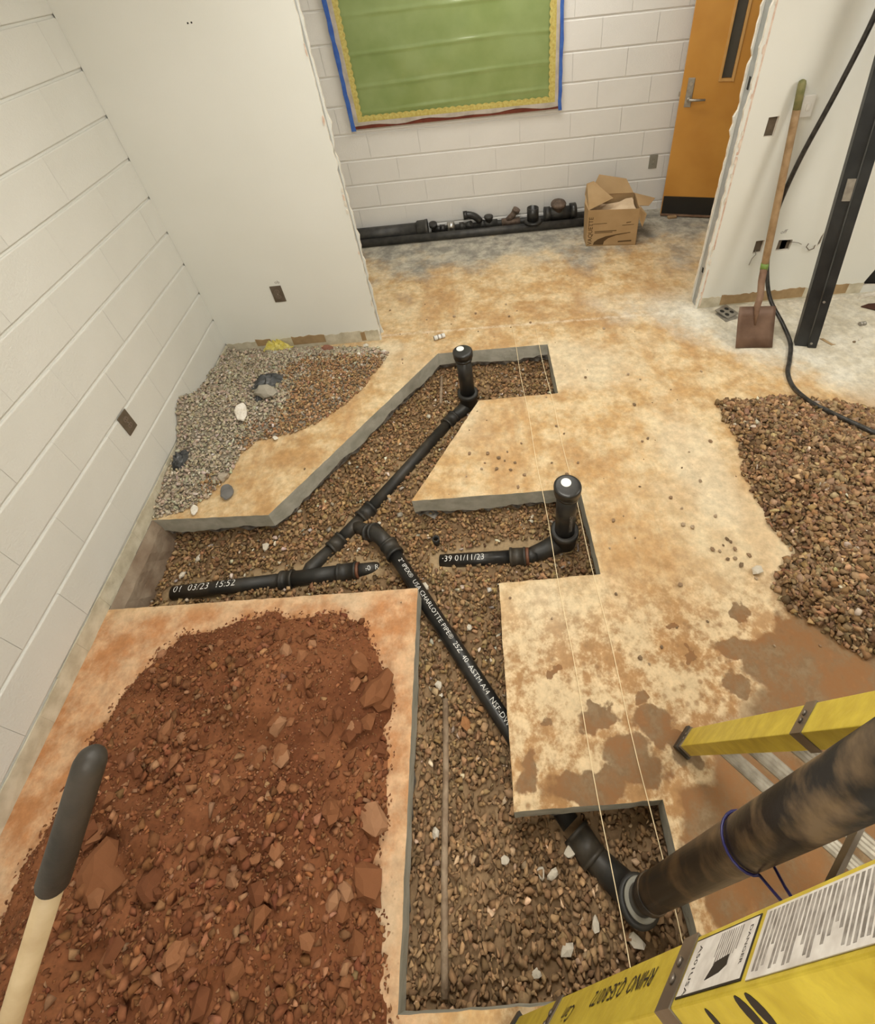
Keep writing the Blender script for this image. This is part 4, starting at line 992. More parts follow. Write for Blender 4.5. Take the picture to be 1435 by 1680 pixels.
for i, (u, v) in enumerate(spots):
    p = PZ(u, v, 0)
    if sdist(np.array([p.x]), np.array([p.y]), TRENCH)[0] > -.01: continue
    big = (u, v) in ((1240, 938),)
    rock('floor_pebble', (p.x, p.y, 0), (random.uniform(.005, .011) if i < 75 else random.uniform(.0025, .006)) if not big else .024, random.choice([(.30, .20, .12), (.22, .15, .09), (.40, .30, .2)]) if not big else WH,
         'white stone with a tan side at the left tip of the gravel heap' if big else 'small brown pebble lying loose on the muddy slab', 'stone', None if big else 'pebbles scattered over the slab', 0, (1.1, .9, .7), random.uniform(0, 3), .22, .05)
# corner rubble: chips, film, insulation
def shz(x, y): return float(np.maximum(spill_h(np.array([x]), np.array([y])), 0)[0])
def on_spill(u, v):
    p = PZ(u, v, .05)
    for _ in range(8): p = PZ(u, v, shz(p.x, p.y) + .008)
    return p
def flake(name, u, v, r, th, mt, lab, cat, sx=1., sy=1., rz=0., tilt=(0, 0), n=11, seed=1, lift=.004):
    rr = random.Random(seed); p = on_spill(u, v)
    lp = [(math.cos(2 * math.pi * i / n) * r * sx * rr.uniform(.7, 1.1), math.sin(2 * math.pi * i / n) * r * sy * rr.uniform(.7, 1.1)) for i in range(n)]
    o = MB().poly([lp], (0, 0, 0), (1, 0, 0), (0, 1, 0), (0, 0, 1), th).build(name, mt)
    bevel(o, th * .3, 1); o.location = p + Vector((0, 0, lift)); o.rotation_euler = (tilt[0], tilt[1], rz); return tag(o, lab, cat)
flake('plaster_chip', 397, 680, .062, .016, 'gypsum', 'cream broken plaster chip on the grey gravel', 'plaster chip', .55, 1., .25, (.35, .1), seed=5, lift=.012)
flake('flat_stone', 373, 808, .05, .014, mat('slate', (.12, .115, .11), .7, (.17, .165, .16), 20), 'dark grey flat stone at the front of the corner gravel', 'stone', .8, 1, .4, (.1, 0), 16, 8)
flake('plaster_chip', 452, 720, .022, .008, 'gypsum', 'small white chip on the bare slab below the corner gravel', 'plaster chip', .6, 1., .9, seed=9)
flake('plaster_chip', 320, 838, .026, .012, 'gypsum', 'white lump near the slab edge by the left wall', 'plaster chip', .8, 1.1, .2, (.2, 0), seed=12)
p = on_spill(368, 785); rock('floor_stone', (p.x, p.y, p.z), .028, (.42, .36, .28), 'rounded tan stone beside the dark flat stone', 'stone', None, 1, (1, .9, .8))
p = on_spill(440, 648); rock('concrete_lump', (p.x, p.y, p.z), .06, (.40, .37, .31), 'grey concrete lump wrapped in black film', 'concrete lump', None, 1, (1.1, .7, .7))
def crumple(name, loc, rx, ry, h, mt, lab, cat, seed, n=14):
    vs = []; rr = random.Random(seed); off = Vector((seed * 3.1, seed * 1.7, 0))
    for i in range(n):
        for j in range(n):
            a, b2 = i / (n - 1) * 2 - 1, j / (n - 1) * 2 - 1
            e = max(0, 1 - (a * a + b2 * b2)) ; edge = 1 + .35 * mnoise.noise(Vector((a * 2, b2 * 2, seed)))
            vs.append((loc[0] + a * rx * edge, loc[1] + b2 * ry * edge, loc[2] + h * (e ** .5) * (.55 + .9 * abs(mnoise.noise(Vector((a * 2.6, b2 * 2.6, 5.)) + off))) - .004))
    s = MB(); s.add(vs, [(i * n + j, (i + 1) * n + j, (i + 1) * n + j + 1, i * n + j + 1) for i in range(n - 1) for j in range(n - 1)], 0, False)
    o = s.build(name, mt); return tag(o, lab, cat)
p = on_spill(440, 625); crumple('plastic_scrap', p, .085, .06, .05, 'blackfilm', 'crumpled black plastic film on the corner gravel', 'plastic scrap', 3)
p = on_spill(428, 645); crumple('plastic_scrap', p, .03, .06, .03, 'blackfilm', 'small torn tail of black film on the corner gravel', 'plastic scrap', 8)
p = on_spill(298, 755); crumple('rag', (max(p.x, .05), p.y, p.z), .04, .06, .06, 'blackfilm', 'dark crumpled scrap against the left wall', 'rag', 6)
p = PYp(449, 556, YP - .035); crumple('insulation_tuft', (p.x, YP - .04, max(shz(p.x, YP - .05), .03)), .09, .035, .10, 'insul', 'yellow insulation tuft at the foot of the left partition', 'insulation', 12)
p = PZ(538, 575, .02); rock('brick_bit', (p.x, p.y, shz(p.x, p.y)), .032, (.26, .12, .08), 'reddish lump at the foot of the left partition', 'rubble', None, 1, (1.3, .9, .7))
for (u, v, lab) in ((600, 568, 'white plaster crumb by the left partition end'), (630, 578, 'white plaster crumb furthest right by the left partition end'), (590, 592, 'white plaster crumb in the brown gravel')):
    p = PZ(u, v, 0); rock('plaster_crumb', (p.x, p.y, shz(p.x, p.y)), .02, (.70, .66, .58), lab, 'plaster crumb', None, 0, (1.3, .8, .6))
# small can by the opening
a = PZ(712, 555, .016); b_ = PZ(735, 548, .016); b_ = a + (b_ - a).normalized() * .075
cn = thing('paper_tube', 'little white printed tube lying in the partition opening', 'tube', (a.x, a.y, 0))
part(MB().cyl(a, b_, .0155, seg=18), 'body', 'sticker', cn)
for t in (.3, .62): part(MB().cyl(lerp(a, b_, t), lerp(a, b_, t + .12), .0158, seg=18), 'printed_band', 'greyink', cn)
part(MB().cyl(a - (b_ - a).normalized() * .002, a, .0162, seg=18), 'end_cap', 'dsteel', cn)

# ---- shovel leaning on the right partition
bl = PZ(1203, 571, .004); br_ = PZ(1267, 570, .004); mid = (bl + br_) / 2
tl = PYp(1208, 503, bl.y + .13); topm = Vector((mid.x + .02, mid.y + .13, tl.z))
end = PYp(1317, 130, YP - .022)
sh = thing('square_shovel', 'old square-point shovel with a long wooden handle leaning on the right partition', 'shovel', (mid.x, mid.y, 0))
wv_ = (br_ - bl).normalized(); hv = (topm - mid); hl = hv.length; hv = hv.normalized(); nv = wv_.cross(hv).normalized()
if nv.y > 0: nv = -nv
n = 9; s = MB(); vs = []; hw = .105
for k in range(2):
    for i in range(n):
        for j in range(5):
            u_ = (i / (n - 1) * 2 - 1); t_ = j / 4
            q = mid + wv_ * (u_ * hw * (1.0 if t_ < .9 else .97)) + hv * (hl * t_) + nv * (.012 * u_ * u_ + .010 * t_ * t_ - .002 * k)
            vs.append(q)
def gi(k, i, j): return k * n * 5 + i * 5 + j
fs = []
for i in range(n - 1):
    for j in range(4):
        fs.append((gi(0, i, j), gi(0, i + 1, j), gi(0, i + 1, j + 1), gi(0, i, j + 1))); fs.append((gi(1, i, j), gi(1, i, j + 1), gi(1, i + 1, j + 1), gi(1, i + 1, j)))
    fs.append((gi(0, i, 0), gi(1, i, 0), gi(1, i + 1, 0), gi(0, i + 1, 0))); fs.append((gi(0, i, 4), gi(0, i + 1, 4), gi(1, i + 1, 4), gi(1, i, 4)))
for j in range(4):
    fs.append((gi(0, 0, j), gi(0, 0, j + 1), gi(1, 0, j + 1), gi(1, 0, j))); fs.append((gi(0, n - 1, j), gi(1, n - 1, j), gi(1, n - 1, j + 1), gi(0, n - 1, j + 1)))
s.add(vs, fs, 0, True); part(s, 'blade', 'blade', sh)
k0 = mid + hv * (hl * .55); k1 = topm + nv * .01; 
sock_end = PYp(1253, 440, mid.y + .24)
part(MB().tube([k0, lerp(k0, k1, .6) + nv * .006, k1 + nv * .004, k1 + (sock_end - k1) * .3 + Vector((.012, 0, -.012)), lerp(k1, sock_end, .65), sock_end], [.006, .013, .018, .019, .0195, .0195], 16), 'socket', 'rust', sh)
hd = (end - sock_end).normalized()
hp = [lerp(sock_end, end, t) for t in (0, .1, .3, .55, .8, 1)]
part(MB().tube(hp[:5] + [lerp(sock_end, end, .86)], [.019, .020, .0195, .0185, .0185, .0185], 18), 'handle', 'wood', sh)
e0 = lerp(sock_end, end, .86); L_ = (end - e0).length
part(MB().lathe(e0, hd, [(0, .0187), (L_ - .02, .0185), (L_ - .006, .0155), (L_, .006), (L_ + .001, .0005)], 18), 'handle_tip', 'green_end', sh)
part(MB().cyl(sock_end - hd * .01, sock_end + hd * .03, .0212, seg=18), 'tape_band', 'greentape', sh)

# ---- shovel stuck in the clay heap, only the upper handle is in view
g0 = Vector(C + R.T @ np.array([(150 - PX) / FPX, (1243 - PY) / FPX, 1.]) * .70); g1 = Vector(C + R.T @ np.array([(15 - PX) / FPX, (1680 - PY) / FPX, 1.]) * .80)
gd = (g1 - g0).normalized(); tot = (g0.z - .06) / -gd.z; gb0 = g0 + gd * tot
sv = thing('digging_shovel', 'shovel handle with a black rubber grip standing in the red clay heap', 'shovel', (gb0.x, gb0.y, 0))
gl = .252
part(MB().lathe(g0 - gd * .012, gd, [(0, .0005), (.001, .007), (.005, .014), (.012, .0187), (.022, .0208), (.08, .0212), (.2, .0218), (gl - .004, .0222), (gl, .0205), (gl, .017)], 28), 'grip', 'grip', sv)
part(MB().tube([g0 + gd * (gl - .03), g0 + gd * (tot * .6), gb0], .0172, 20), 'handle', 'ash', sv)
bw = gd.cross(Vector((0, 0, 1))).normalized(); bs_ = MB()
bs_.poly([[(-.1, 0), (-.1, .16), (-.05, .24), (0, .27), (.05, .24), (.1, .16), (.1, 0), (.03, -.04), (-.03, -.04)]], gb0 - gd * .05, bw, gd, gd.cross(bw), .003); part(bs_, 'blade', 'rust', sv)

# ---- loose cover plate, cable, steel post
p = PZ(1191, 514, 0); cp = thing('cover_plate', 'loose steel box cover with socket openings lying by the shovel blade', 'cover plate', (p.x, p.y, 0))
q = .052; rz = .5; c_, s_ = math.cos(rz), math.sin(rz); eu = Vector((c_, s_, 0)); ev = Vector((-s_, c_, .12)).normalized()
lp = [(-q, -q), (q, -q), (q, q), (-q, q)]
circ = lambda cx, cy, r, n=12: [(cx + math.cos(2 * math.pi * i / n) * r, cy + math.sin(2 * math.pi * i / n) * r) for i in range(n)]
part(MB().poly([lp, circ(-.022, .02, .015), circ(.022, .02, .015), circ(-.022, -.02, .015), circ(.024, -.02, .014)], p + Vector((0, 0, .012)), eu, ev, eu.cross(ev), .003), 'plate', 'dsteel', cp)
part(MB().poly([[(-.05, -.05), (.05, -.05), (.05, .05), (-.05, .05)]], p + Vector((-.01, -.03, .001)), Vector((.95, .3, 0)), Vector((-.3, .95, 0)), (0, 0, 1), .003), 'back_plate', 'dsteel', cp)
for (x_, y_) in ((-.022, .02), (.022, .02), (-.022, -.02), (.024, -.02)): part(MB().poly([circ(x_, y_, .0145)], p + Vector((0, 0, .0105)), eu, ev, eu.cross(ev), .001), 'socket_face', 'dark', cp)
# cable
def on_pile(u, v):
    p = PZ(u, v, .02)
    for _ in range(12): p = PZ(u, v, max(float(pile_h(np.array([p.x]), np.array([p.y]))[0]), 0) + .028)
    return p
cpts = [PYp(1470, -70, 2.30), PYp(1435, 25, 2.30), PYp(1372, 150, 2.31), PYp(1310, 265, 2.325), PYp(1275, 345, 2.335), PYp(1262, 400, 2.335), PYp(1258, 445, 2.31), PYp(1263, 490, 2.20), PYp(1283, 530, 2.06), PZ(1296, 562, .02), PZ(1295, 590, .014), PZ(1292, 612, .014), PZ(1302, 636, .014), ] + [on_pile(u, v) for u, v in ((1330, 660), (1355, 673), (1380, 685), (1408, 698), (1435, 710), (1500, 735))]
def catmull(p, n=6):
    out = []
    for i in range(len(p) - 1):
        a, b2, c, d = p[max(i - 1, 0)], p[i], p[i + 1], p[min(i + 2, len(p) - 1)]
        for k in range(n):
            t = k / n; out.append(.5 * ((2 * b2) + (c - a) * t + (2 * a - 5 * b2 + 4 * c - d) * t * t + (3 * b2 - a - 3 * c + d) * t ** 3))
    return out + [p[-1]]
tag(MB().tube(catmull(cpts), .0125, 12).build('power_cable', 'cable'), 'thick black cable hanging by the shovel and trailing to the gravel heap', 'cable')
# steel post leaning on the partition
pb = PZ(1320, 567, 0); lean = Vector((.0, .16, 1)).normalized()
po = thing('steel_post', 'black steel channel post leaning against the right partition', 'post', (pb.x, pb.y, 0))
e1 = Vector((1, -.35, 0)).normalized(); e2 = lean.cross(e1).normalized()
e1 = e2.cross(lean).normalized()
part(MB().poly([[(-.056, -.010), (.006, -.010), (.006, -.005), (-.051, -.005), (-.051, .03), (-.056, .03)]], pb, e1, e2, lean, 2.42), 'channel', 'postpaint', po)
part(MB().poly([[(.009, -.022), (.054, -.022), (.054, .03), (.049, .03), (.049, -.017), (.014, -.017), (.014, .02), (.009, .02)]], pb, e1, e2, lean, 2.42), 'angle', 'postpaint', po)
cl_ = pb + lean * .86; part(MB().poly([[(-.034, -.015), (.003, -.015), (.003, -.0105), (-.034, -.0105)]], cl_, e1, e2, lean, .11), 'clip_plate', 'dsteel', po)
for t in (.03, .3): part(MB().lathe(pb + lean * t + e1 * .022 - e2 * .022, -e2, [(0, .007), (.005, .007)], 8), 'bolt', 'dsteel', po)
# bits on the floor at far right
p = PZ(1415, 531, .012); tag(MB().lathe(p - Vector((.018, 0, 0)), (1, .1, 0), [(0, .010), (0, .013), (.012, .013), (.013, .0115), (.024, .0115), (.025, .013), (.036, .013), (.036, .010)], 16).build('conduit_coupling', 'dsteel'), 'small steel coupling on the floor at the right edge', 'coupling')
p = PZ(1400, 562, 0); rock('floor_nut', (p.x, p.y, 0), .011, (.22, .16, .10), 'small brown nut on the floor right of the steel post', 'nut', None, 0, (1, .8, .8))
p = PZ(1408, 558, .004); tag(MB().tube([p, p + Vector((.02, .012, .002)), p + Vector((.035, .022, 0))], .005, 8).build('plaster_splinter', 'gypsum'), 'white splinter beside the small brown nut', 'plaster chip')
p = PZ(1430, 505, .003); tag(MB().poly([[(-.06, .02), (.0, .04), (.25, .03), (.25, -.12), (.06, -.08)]], p, (1, 0, 0), (0, 1, 0), (0, 0, 1), .006).build('floor_scrap', 'redtile'), 'dark red floor scrap at the right edge', 'scrap')
p = PZ(1428, 487, .0); tag(MB().poly([[(-.09, -.01), (.2, .01), (.2, .05), (-.05, .02)]], p, (1, 0, 0), (0, 1, 0), (0, 0, 1), .012).build('drywall_scrap', 'gypsum'), 'broken drywall strip under the torn hole at right', 'scrap')
p = PZ(1357, 560, .001); tag(MB().poly([[(-.03, .03), (-.01, .03), (.015, -.03), (.03, -.035), (.0, -.04)]], p, (1, 0, 0), (0, 1, 0), (0, 0, 1), .002).build('paper_scrap', 'kraft'), 'torn brown paper strip right of the steel post foot', 'scrap')

# ---- wall outlets and switch
def outlet(c, eu, en, lab, plate, sock, w=.07, h=.115, rows=2):
    eu = Vector(eu); en = Vector(en); ez = Vector((0, 0, 1)); c = Vector(c)
    t = thing('wall_outlet', lab, 'outlet', c)
    o = part(MB().poly([[(-w / 2, -h / 2), (w / 2, -h / 2), (w / 2, h / 2), (-w / 2, h / 2)]], c, eu, ez, en, .005), 'plate', plate, t); bevel(o, .0015, 2)
    for k in (-1, 1):
        cc = c + ez * (k * .0195)
        s = part(MB().poly([[(-.016 * math.cos(a) if True else 0, .0135 * math.sin(a)) for a in [2 * math.pi * i / 14 for i in range(14)]]], cc + en * .0045, eu, ez, en, .0022), 'socket', sock, t)
        for d in (-.006, .006): part(MB().poly([[(d - .001, -.004), (d + .001, -.004), (d + .001, .004), (d - .001, .004)]], cc + en * .0064, eu, ez, en, .0006), 'slot', 'dark', s)
    part(MB().lathe(c + en * .005, en, [(0, .003), (.0012, .003)], 8), 'screw', 'dsteel', t)
a = PYp(456, 482, YP); outlet((a.x, YP, a.z), (1, 0, 0), (0, -1, 0), 'brown duplex outlet on the white left partition', 'bronze', 'socket')
a = PXp(208, 693, 0); outlet((0.0, a.y, a.z), (0, -1, 0), (1, 0, 0), 'brown duplex outlet on the painted block left wall', 'bronze', 'socket')
a = PYp(1071, 265, YB); outlet((a.x, YB, a.z), (1, 0, 0), (0, -1, 0), 'grey outlet plate on the back wall beside the door', 'greypl', 'greypl')
a = PYp(456, 465, YP); text_obj('ob', 'pencil_note', (a.x - .02, YP - .0008, a.z), (1, 0, 0), (0, 0, 1), 'pencil', .03, pl)
a = PYp(1320, 172, YP); sw = thing('light_switch', 'white switch box on the right partition behind the shovel handle', 'switch', (a.x, YP, a.z))
o = part(MB().box((a.x - .03, YP - .022, a.z - .055), (a.x + .035, YP, a.z + .05)), 'housing', 'switch', sw); bevel(o, .003, 2)
part(MB().box((a.x - .004, YP - .028, a.z - .02), (a.x + .012, YP - .022, a.z + .01)), 'toggle', 'switch', sw)
# ================================================================== BACK ROOM
# ---- covered bulletin board
by = YB - .03
cA, cB = PYp(578, 211, by), PYp(919, 180, by); bx0, bx1, bz0 = cA.x, cB.x, (cA.z + cB.z) / 2; bz1 = 2.12
bd = thing('bulletin_board', 'bulletin board with green paper under clear film, edged in blue tape', 'bulletin board', ((bx0 + bx1) / 2, YB, bz0))
fw = .028
part(MB().box((bx0, YB - .03, bz0), (bx1, YB, bz0 + fw)), 'frame_rail', 'redwood', bd); part(MB().box((bx0, YB - .03, bz1 - fw), (bx1, YB, bz1)), 'frame_rail', 'redwood', bd)
for xa in (bx0, bx1 - fw): part(MB().box((xa, YB - .03, bz0 + fw), (xa + fw, YB, bz1 - fw)), 'frame_rail', 'redwood', bd)
creases = [bz0 + .13, bz0 + .30, bz0 + .50, bz0 + .72, bz0 + .95]
nx, nz = 56, 110; vs = []; gx0, gx1, gz0, gz1_ = bx0 + .055, bx1 - .055, bz0 + .05, bz1 - .03
for i in range(nx):
    for j in range(nz):
        x = gx0 + (gx1 - gx0) * i / (nx - 1); z = gz0 + (gz1_ - gz0) * j / (nz - 1)
        h = .004 * mnoise.noise(Vector((x * 2.2, z * 2.2, 3))) + .003 * mnoise.noise(Vector((x * 6, z * 5, 9)))
        for c in creases:
            zc = c + .02 * math.sin(x * 1.7 + c * 3) + .004 * mnoise.noise(Vector((x * 8, c, 0)))
            h += .006 * math.exp(-((z - zc) / .011) ** 2) * (.55 + .45 * mnoise.noise(Vector((x * 3, c * 5, 1))))
        h += .006 * max(0, mnoise.noise(Vector((x * 3.0 + z * 4.2, x * 1.2 - z * .8, 4)))) ** 1.5
        vs.append((x, YB - .016 - h, z))
s = MB(); s.add(vs, [(i * nz + j, (i + 1) * nz + j, (i + 1) * nz + j + 1, i * nz + j + 1) for i in range(nx - 1) for j in range(nz - 1)], 0, True)
part(s, 'green_paper', 'boardgreen', bd)
def scallop(a, b_, inward, depth, n):
    """border strip from a to b (x, z), scalloped on the inward side"""
    a = Vector(a); b_ = Vector(b_); d = b_ - a; L = d.length; d = d / L; iw = Vector(inward); lp = [tuple(a), tuple(b_)]; K = n * 6
    for i in range(K, -1, -1):
        t = i / K; lp.append(tuple(a + d * (L * t) + iw * (depth + .010 * abs(math.sin(math.pi * n * t)))))
    scallop.k = getattr(scallop, 'k', 0) + 1
    return MB().poly([lp], (0, YB - .0245 - .002 * scallop.k, 0), (1, 0, 0), (0, 0, 1), (0, -1, 0), .0012)
part(scallop((bx0 + .05, bz0 + .045), (bx1 - .04, bz0 + .045), (0, 1), .04, 30), 'border_strip', 'boardyel', bd)
part(scallop((bx0 + .05, bz1 - .03), (bx0 + .05, bz0 + .04), (1, 0), .038, 24), 'border_strip', 'boardyel', bd)
part(scallop((bx1 - .045, bz0 + .04), (bx1 - .045, bz1 - .03), (-1, 0), .04, 24), 'border_strip', 'boardyel', bd)
# film edge along the bottom and sides, painter's tape on the sides
lp = [(bx0 + .02, bz0 + .05)] + [(bx0 + .02 + (bx1 - bx0 - .04) * i / 24, bz0 + .022 + .012 * math.sin(i * .9) * math.sin(i * .23)) for i in range(25)] + [(bx1 - .02, bz0 + .05)]
part(MB().poly([lp], (0, YB - .032, 0), (1, 0, 0), (0, 0, 1), (0, -1, 0), .0008), 'film_edge', 'film', bd)
for (xa, xb) in ((bx0 + .018, bx0 + .055), (bx1 - .045, bx1 - .02)): part(MB().box((xa, YB - .0318, bz0 + .04), (xb, YB - .0308, bz1 - .02)), 'film_edge', 'film', bd)
def tape(xf, w0, seed):
    rr = random.Random(seed); n = 18; l = []; r_ = []
    for i in range(n + 1):
        z = bz0 - .012 + (bz1 + .01 - bz0) * i / n; l.append((xf(z) - w0 / 2 + rr.uniform(-.003, .003), z)); r_.append((xf(z) + w0 / 2 + rr.uniform(-.004, .004), z))
    return MB().poly([l + r_[::-1]], (0, YB - .0335, 0), (1, 0, 0), (0, 0, 1), (0, -1, 0), .0012)
part(tape(lambda z: bx0 + .008, .032, 1), 'tape_strip', 'bluetape', bd); part(tape(lambda z: bx1 - .006, .026, 2), 'tape_strip', 'bluetape', bd)

# ---- open door
dA = PZ(1082, 355, 0); dE = Vector((.946, -.325, 0)).normalized(); dN = Vector((dE.y, -dE.x, 0))    # towards the viewer
if dN.y > 0: dN = -dN
DW, DH, DT = .91, 2.1, .045
def dp(s, z, out=0.): return dA + dE * s + Vector((0, 0, z)) + dN * out
def dbox(s0, s1, z0, z1, o0, o1, mt, name, parent):
    b = MB().poly([[(s0, z0), (s1, z0), (s1, z1), (s0, z1)]], dA + dN * o0, dE, (0, 0, 1), dN, o1 - o0).build(name, mt); 
    if parent is not None: b.parent = parent
    return b
gs0, gs1, gz0_, gz1d = .262, .33, 1.075, 1.85
door = MB().poly([[(0, .012), (DW, .012), (DW, DH), (0, DH)], [(gs0, gz0_), (gs1, gz0_), (gs1, gz1d), (gs0, gz1d)]], dA - dN * DT, dE, (0, 0, 1), dN, DT).build('door_1', 'door'); tag(door, kind='structure')
dbox(gs0, gs1, gz0_, gz1d, -.028, -.018, 'doorglass', 'glass_pane', door)
for (a, b_, c, d) in ((gs0 - .018, gs0, gz0_ - .02, gz1d + .02), (gs1, gs1 + .018, gz0_ - .02, gz1d + .02), (gs0, gs1, gz0_ - .02, gz0_), (gs0, gs1, gz1d, gz1d + .02)):
    bevel(dbox(a, b_, c, d, 0, .008, 'doortrim', 'window_trim', door), .002, 1)
dbox(.006, DW - .006, .03, .185, 0, .0025, 'kick', 'kick_plate', door); dbox(.0, DW, .012, .03, 0, .006, 'rust', 'door_sweep', door)
bevel(dbox(.038, .085, .885, 1.085, 0, .008, 'dsteel', 'handle_plate', door), .003, 2)
k = dp(.062, .945, .008); hb = MB(); hb.lathe(k, dN, [(0, .017), (.03, .015), (.035, .012)], 16); hb.tube([k + dN * .03, k + dN * .045 + dE * .01, k + dN * .045 + dE * .06, k + dN * .04 + dE * .115], [.011, .011, .009, .008], 10)
o = hb.build('lever', 'dsteel'); o.parent = door
MB().lathe(dp(.062, 1.045, .008), dN, [(0, .013), (.006, .012)], 14).build('lock_cylinder', 'steel', door)
dbox(-.012, 0, .955, .985, -.03, -.012, 'dsteel', 'latch_bolt', door)
p = dp(.10, 0, .02); q_ = MB().box((p.x - .04, p.y - .02, 0), (p.x + .035, p.y + .012, .022)).build('door_wedge', 'wood'); bevel(q_, .004, 1); tag(q_, 'small brown wooden wedge under the open door', 'wedge')

# ---- cardboard box
FL, FR_ = PZ(961, 404, 0), PZ(1041, 402, 0); bxd = (FR_ - FL); bw_ = bxd.length; bxd.normalize(); bdp = Vector((-bxd.y, bxd.x, 0))
bh = PYp(968, 345, FL.y).z; bdep = .30
cb_ = thing('cardboard_box', 'open cardboard box with raised flaps and dark print by the back wall', 'box', (FL.x, FL.y, 0))
def bp(a, b_, c): return FL + bxd * a + bdp * b_ + Vector((0, 0, c))
TH = .004
def panel(name, pts, mt='card', th=TH):
    """thin board through a quad, thickened along its normal"""
    pts = [Vector(p) for p in pts]; n = (pts[1] - pts[0]).cross(pts[2] - pts[0]).normalized() * th
    s = MB(); k = len(pts); s.add(pts + [p + n for p in pts], [tuple(range(k)), tuple(range(k, 2 * k))[::-1]] + [(i, (i + 1) % k, (i + 1) % k + k, i + k) for i in range(k)]); return part(s, name, mt, cb_)
panel('side_panel', [bp(0, 0, 0), bp(0, 0, bh), bp(bw_, 0, bh), bp(bw_, 0, 0)])
panel('side_panel', [bp(0, bdep, 0), bp(0, bdep, bh), bp(bw_, bdep, bh), bp(bw_, bdep, 0)], 'cardin')
panel('side_panel', [bp(0, 0, 0), bp(-.012, bdep * .5, 0.0), bp(0, bdep, 0), bp(0, bdep, bh), bp(-.02, bdep * .5, bh), bp(0, 0, bh)])
panel('side_panel', [bp(bw_, 0, 0), bp(bw_, bdep, 0), bp(bw_, bdep, bh), bp(bw_, 0, bh)], 'cardin')
panel('bottom_panel', [bp(0, 0, .004), bp(bw_, 0, .004), bp(bw_, bdep, .004), bp(0, bdep, .004)], 'cardin')
fy = lambda u, v, d: PYp(u, v, d)
panel('flap', [bp(0, .005, bh), bp(-.01, bdep * .98, bh), bp(.0, bdep * 1.02, bh + .09), bp(.05, bdep * .92, bh + .12), fy(1005, 325, FL.y + .12)])
panel('flap', [bp(.03, bdep, bh), bp(bw_ * .98, bdep, bh), bp(bw_ * .82, bdep + .05, bh + .10), bp(.1, bdep + .06, bh + .14)])
panel('flap', [bp(bw_, .06, bh), bp(bw_, bdep, bh), bp(bw_ + .17, bdep * 1.0, bh - .05), bp(bw_ + .09, .12, bh - .03)])
panel('flap', [bp(bw_, 0, bh), bp(bw_ + .012, .05, bh), bp(bw_ + .065, .03, bh - .06), bp(bw_ + .04, .0, bh - .15), bp(bw_ + .01, 0, bh - .085)])
# contents
s = MB(); vs = []
for i in range(8):
    for j in range(6): vs.append(bp(.012 + (bw_ - .03) * i / 7, .02 + (bdep - .05) * j / 5, bh - .09 + .06 * (i / 7) + .02 * mnoise.noise(Vector((i * .7, j * .9, 2)))))
s.add(vs, [(i * 6 + j, (i + 1) * 6 + j, (i + 1) * 6 + j + 1, i * 6 + j + 1) for i in range(7) for j in range(5)]); part(s, 'packing_paper', 'paper', cb_)
# print on the front face
fo = lambda a, c: bp(a, -.0012, c)
def fprint(lp, name='printed_mark'):
    return part(MB().poly([lp], fo(0, 0), bxd, (0, 0, 1), -bdp, .0008), name, 'cardprint', cb_)
text_obj('VAQUETTE', 'printed_name', fo(.042, .012), (0, 0, 1), -bxd, 'cardprint', .048, cb_, 0, None, .0006)
fprint([(.055, .012), (.135, .012), (.14, .04), (.17, .068), (.23, .092), (.34, .112), (.34, .117), (.24, .103), (.15, .085), (.09, .06), (.06, .035)], 'printed_leaf')
for (a, b_, c, h) in ((.06, .23, .125, .006), (.06, .20, .113, .005), (.035, .15, .19, .004), (.27, .36, .175, .004), (.30, .335, .195, .006), (.25, .355, .03, .012)): fprint([(a, c), (b_, c + .006), (b_, c + .006 + h), (a, c + h)])

# ---- stock pipes and fittings along the back wall
yb_ = YB - .075
x0 = .45; x1_ = PYp(700, 366, yb_).x
bp_ = thing('stock_pipe', 'thick black pipe with a hub end lying against the back wall', 'pipe', (x0, yb_, 0))
part(MB().cyl((x0, yb_, .066), (x1_ - .08, yb_, .066), .064, seg=28), 'barrel', 'iron', bp_)
part(MB().lathe((x1_ - .095, yb_, .072), (1, 0, 0), [(0, .064), (.01, .074), (.075, .076), (.08, .08), (.1, .08), (.1, .066), (.03, .066)], 28, cap1=True), 'hub', 'iron', bp_)
yf = YB - .165
fp = thing('stock_pipe', 'long thin black pipe lying in front of the fittings by the back wall', 'pipe', (.45, yf, 0))
part(MB().cyl((.45, yf, .035), (3.0, yf - .02, .035), .035, seg=20), 'barrel', 'iron', fp)
text_obj('2" x 10 FT   DWV  ASTM  D-2661', 'printed_line', (PYp(655, 392, yf).x, yf - .001, .032), (1, 0, 0), (0, -.6, .8), 'greyink', .022, fp, 0, .0355)
rp_ = thing('stock_pipe', 'black pipe behind the fittings against the back wall', 'pipe', (1.5, YB - .04, 0)); part(MB().cyl((x1_ + .03, YB - .032, .03), (3.0, YB - .032, .03), .029, seg=18), 'barrel', 'iron', rp_)
ym = YB - .085; zm = .062
def fx(u): return PYp(u, 366, ym).x
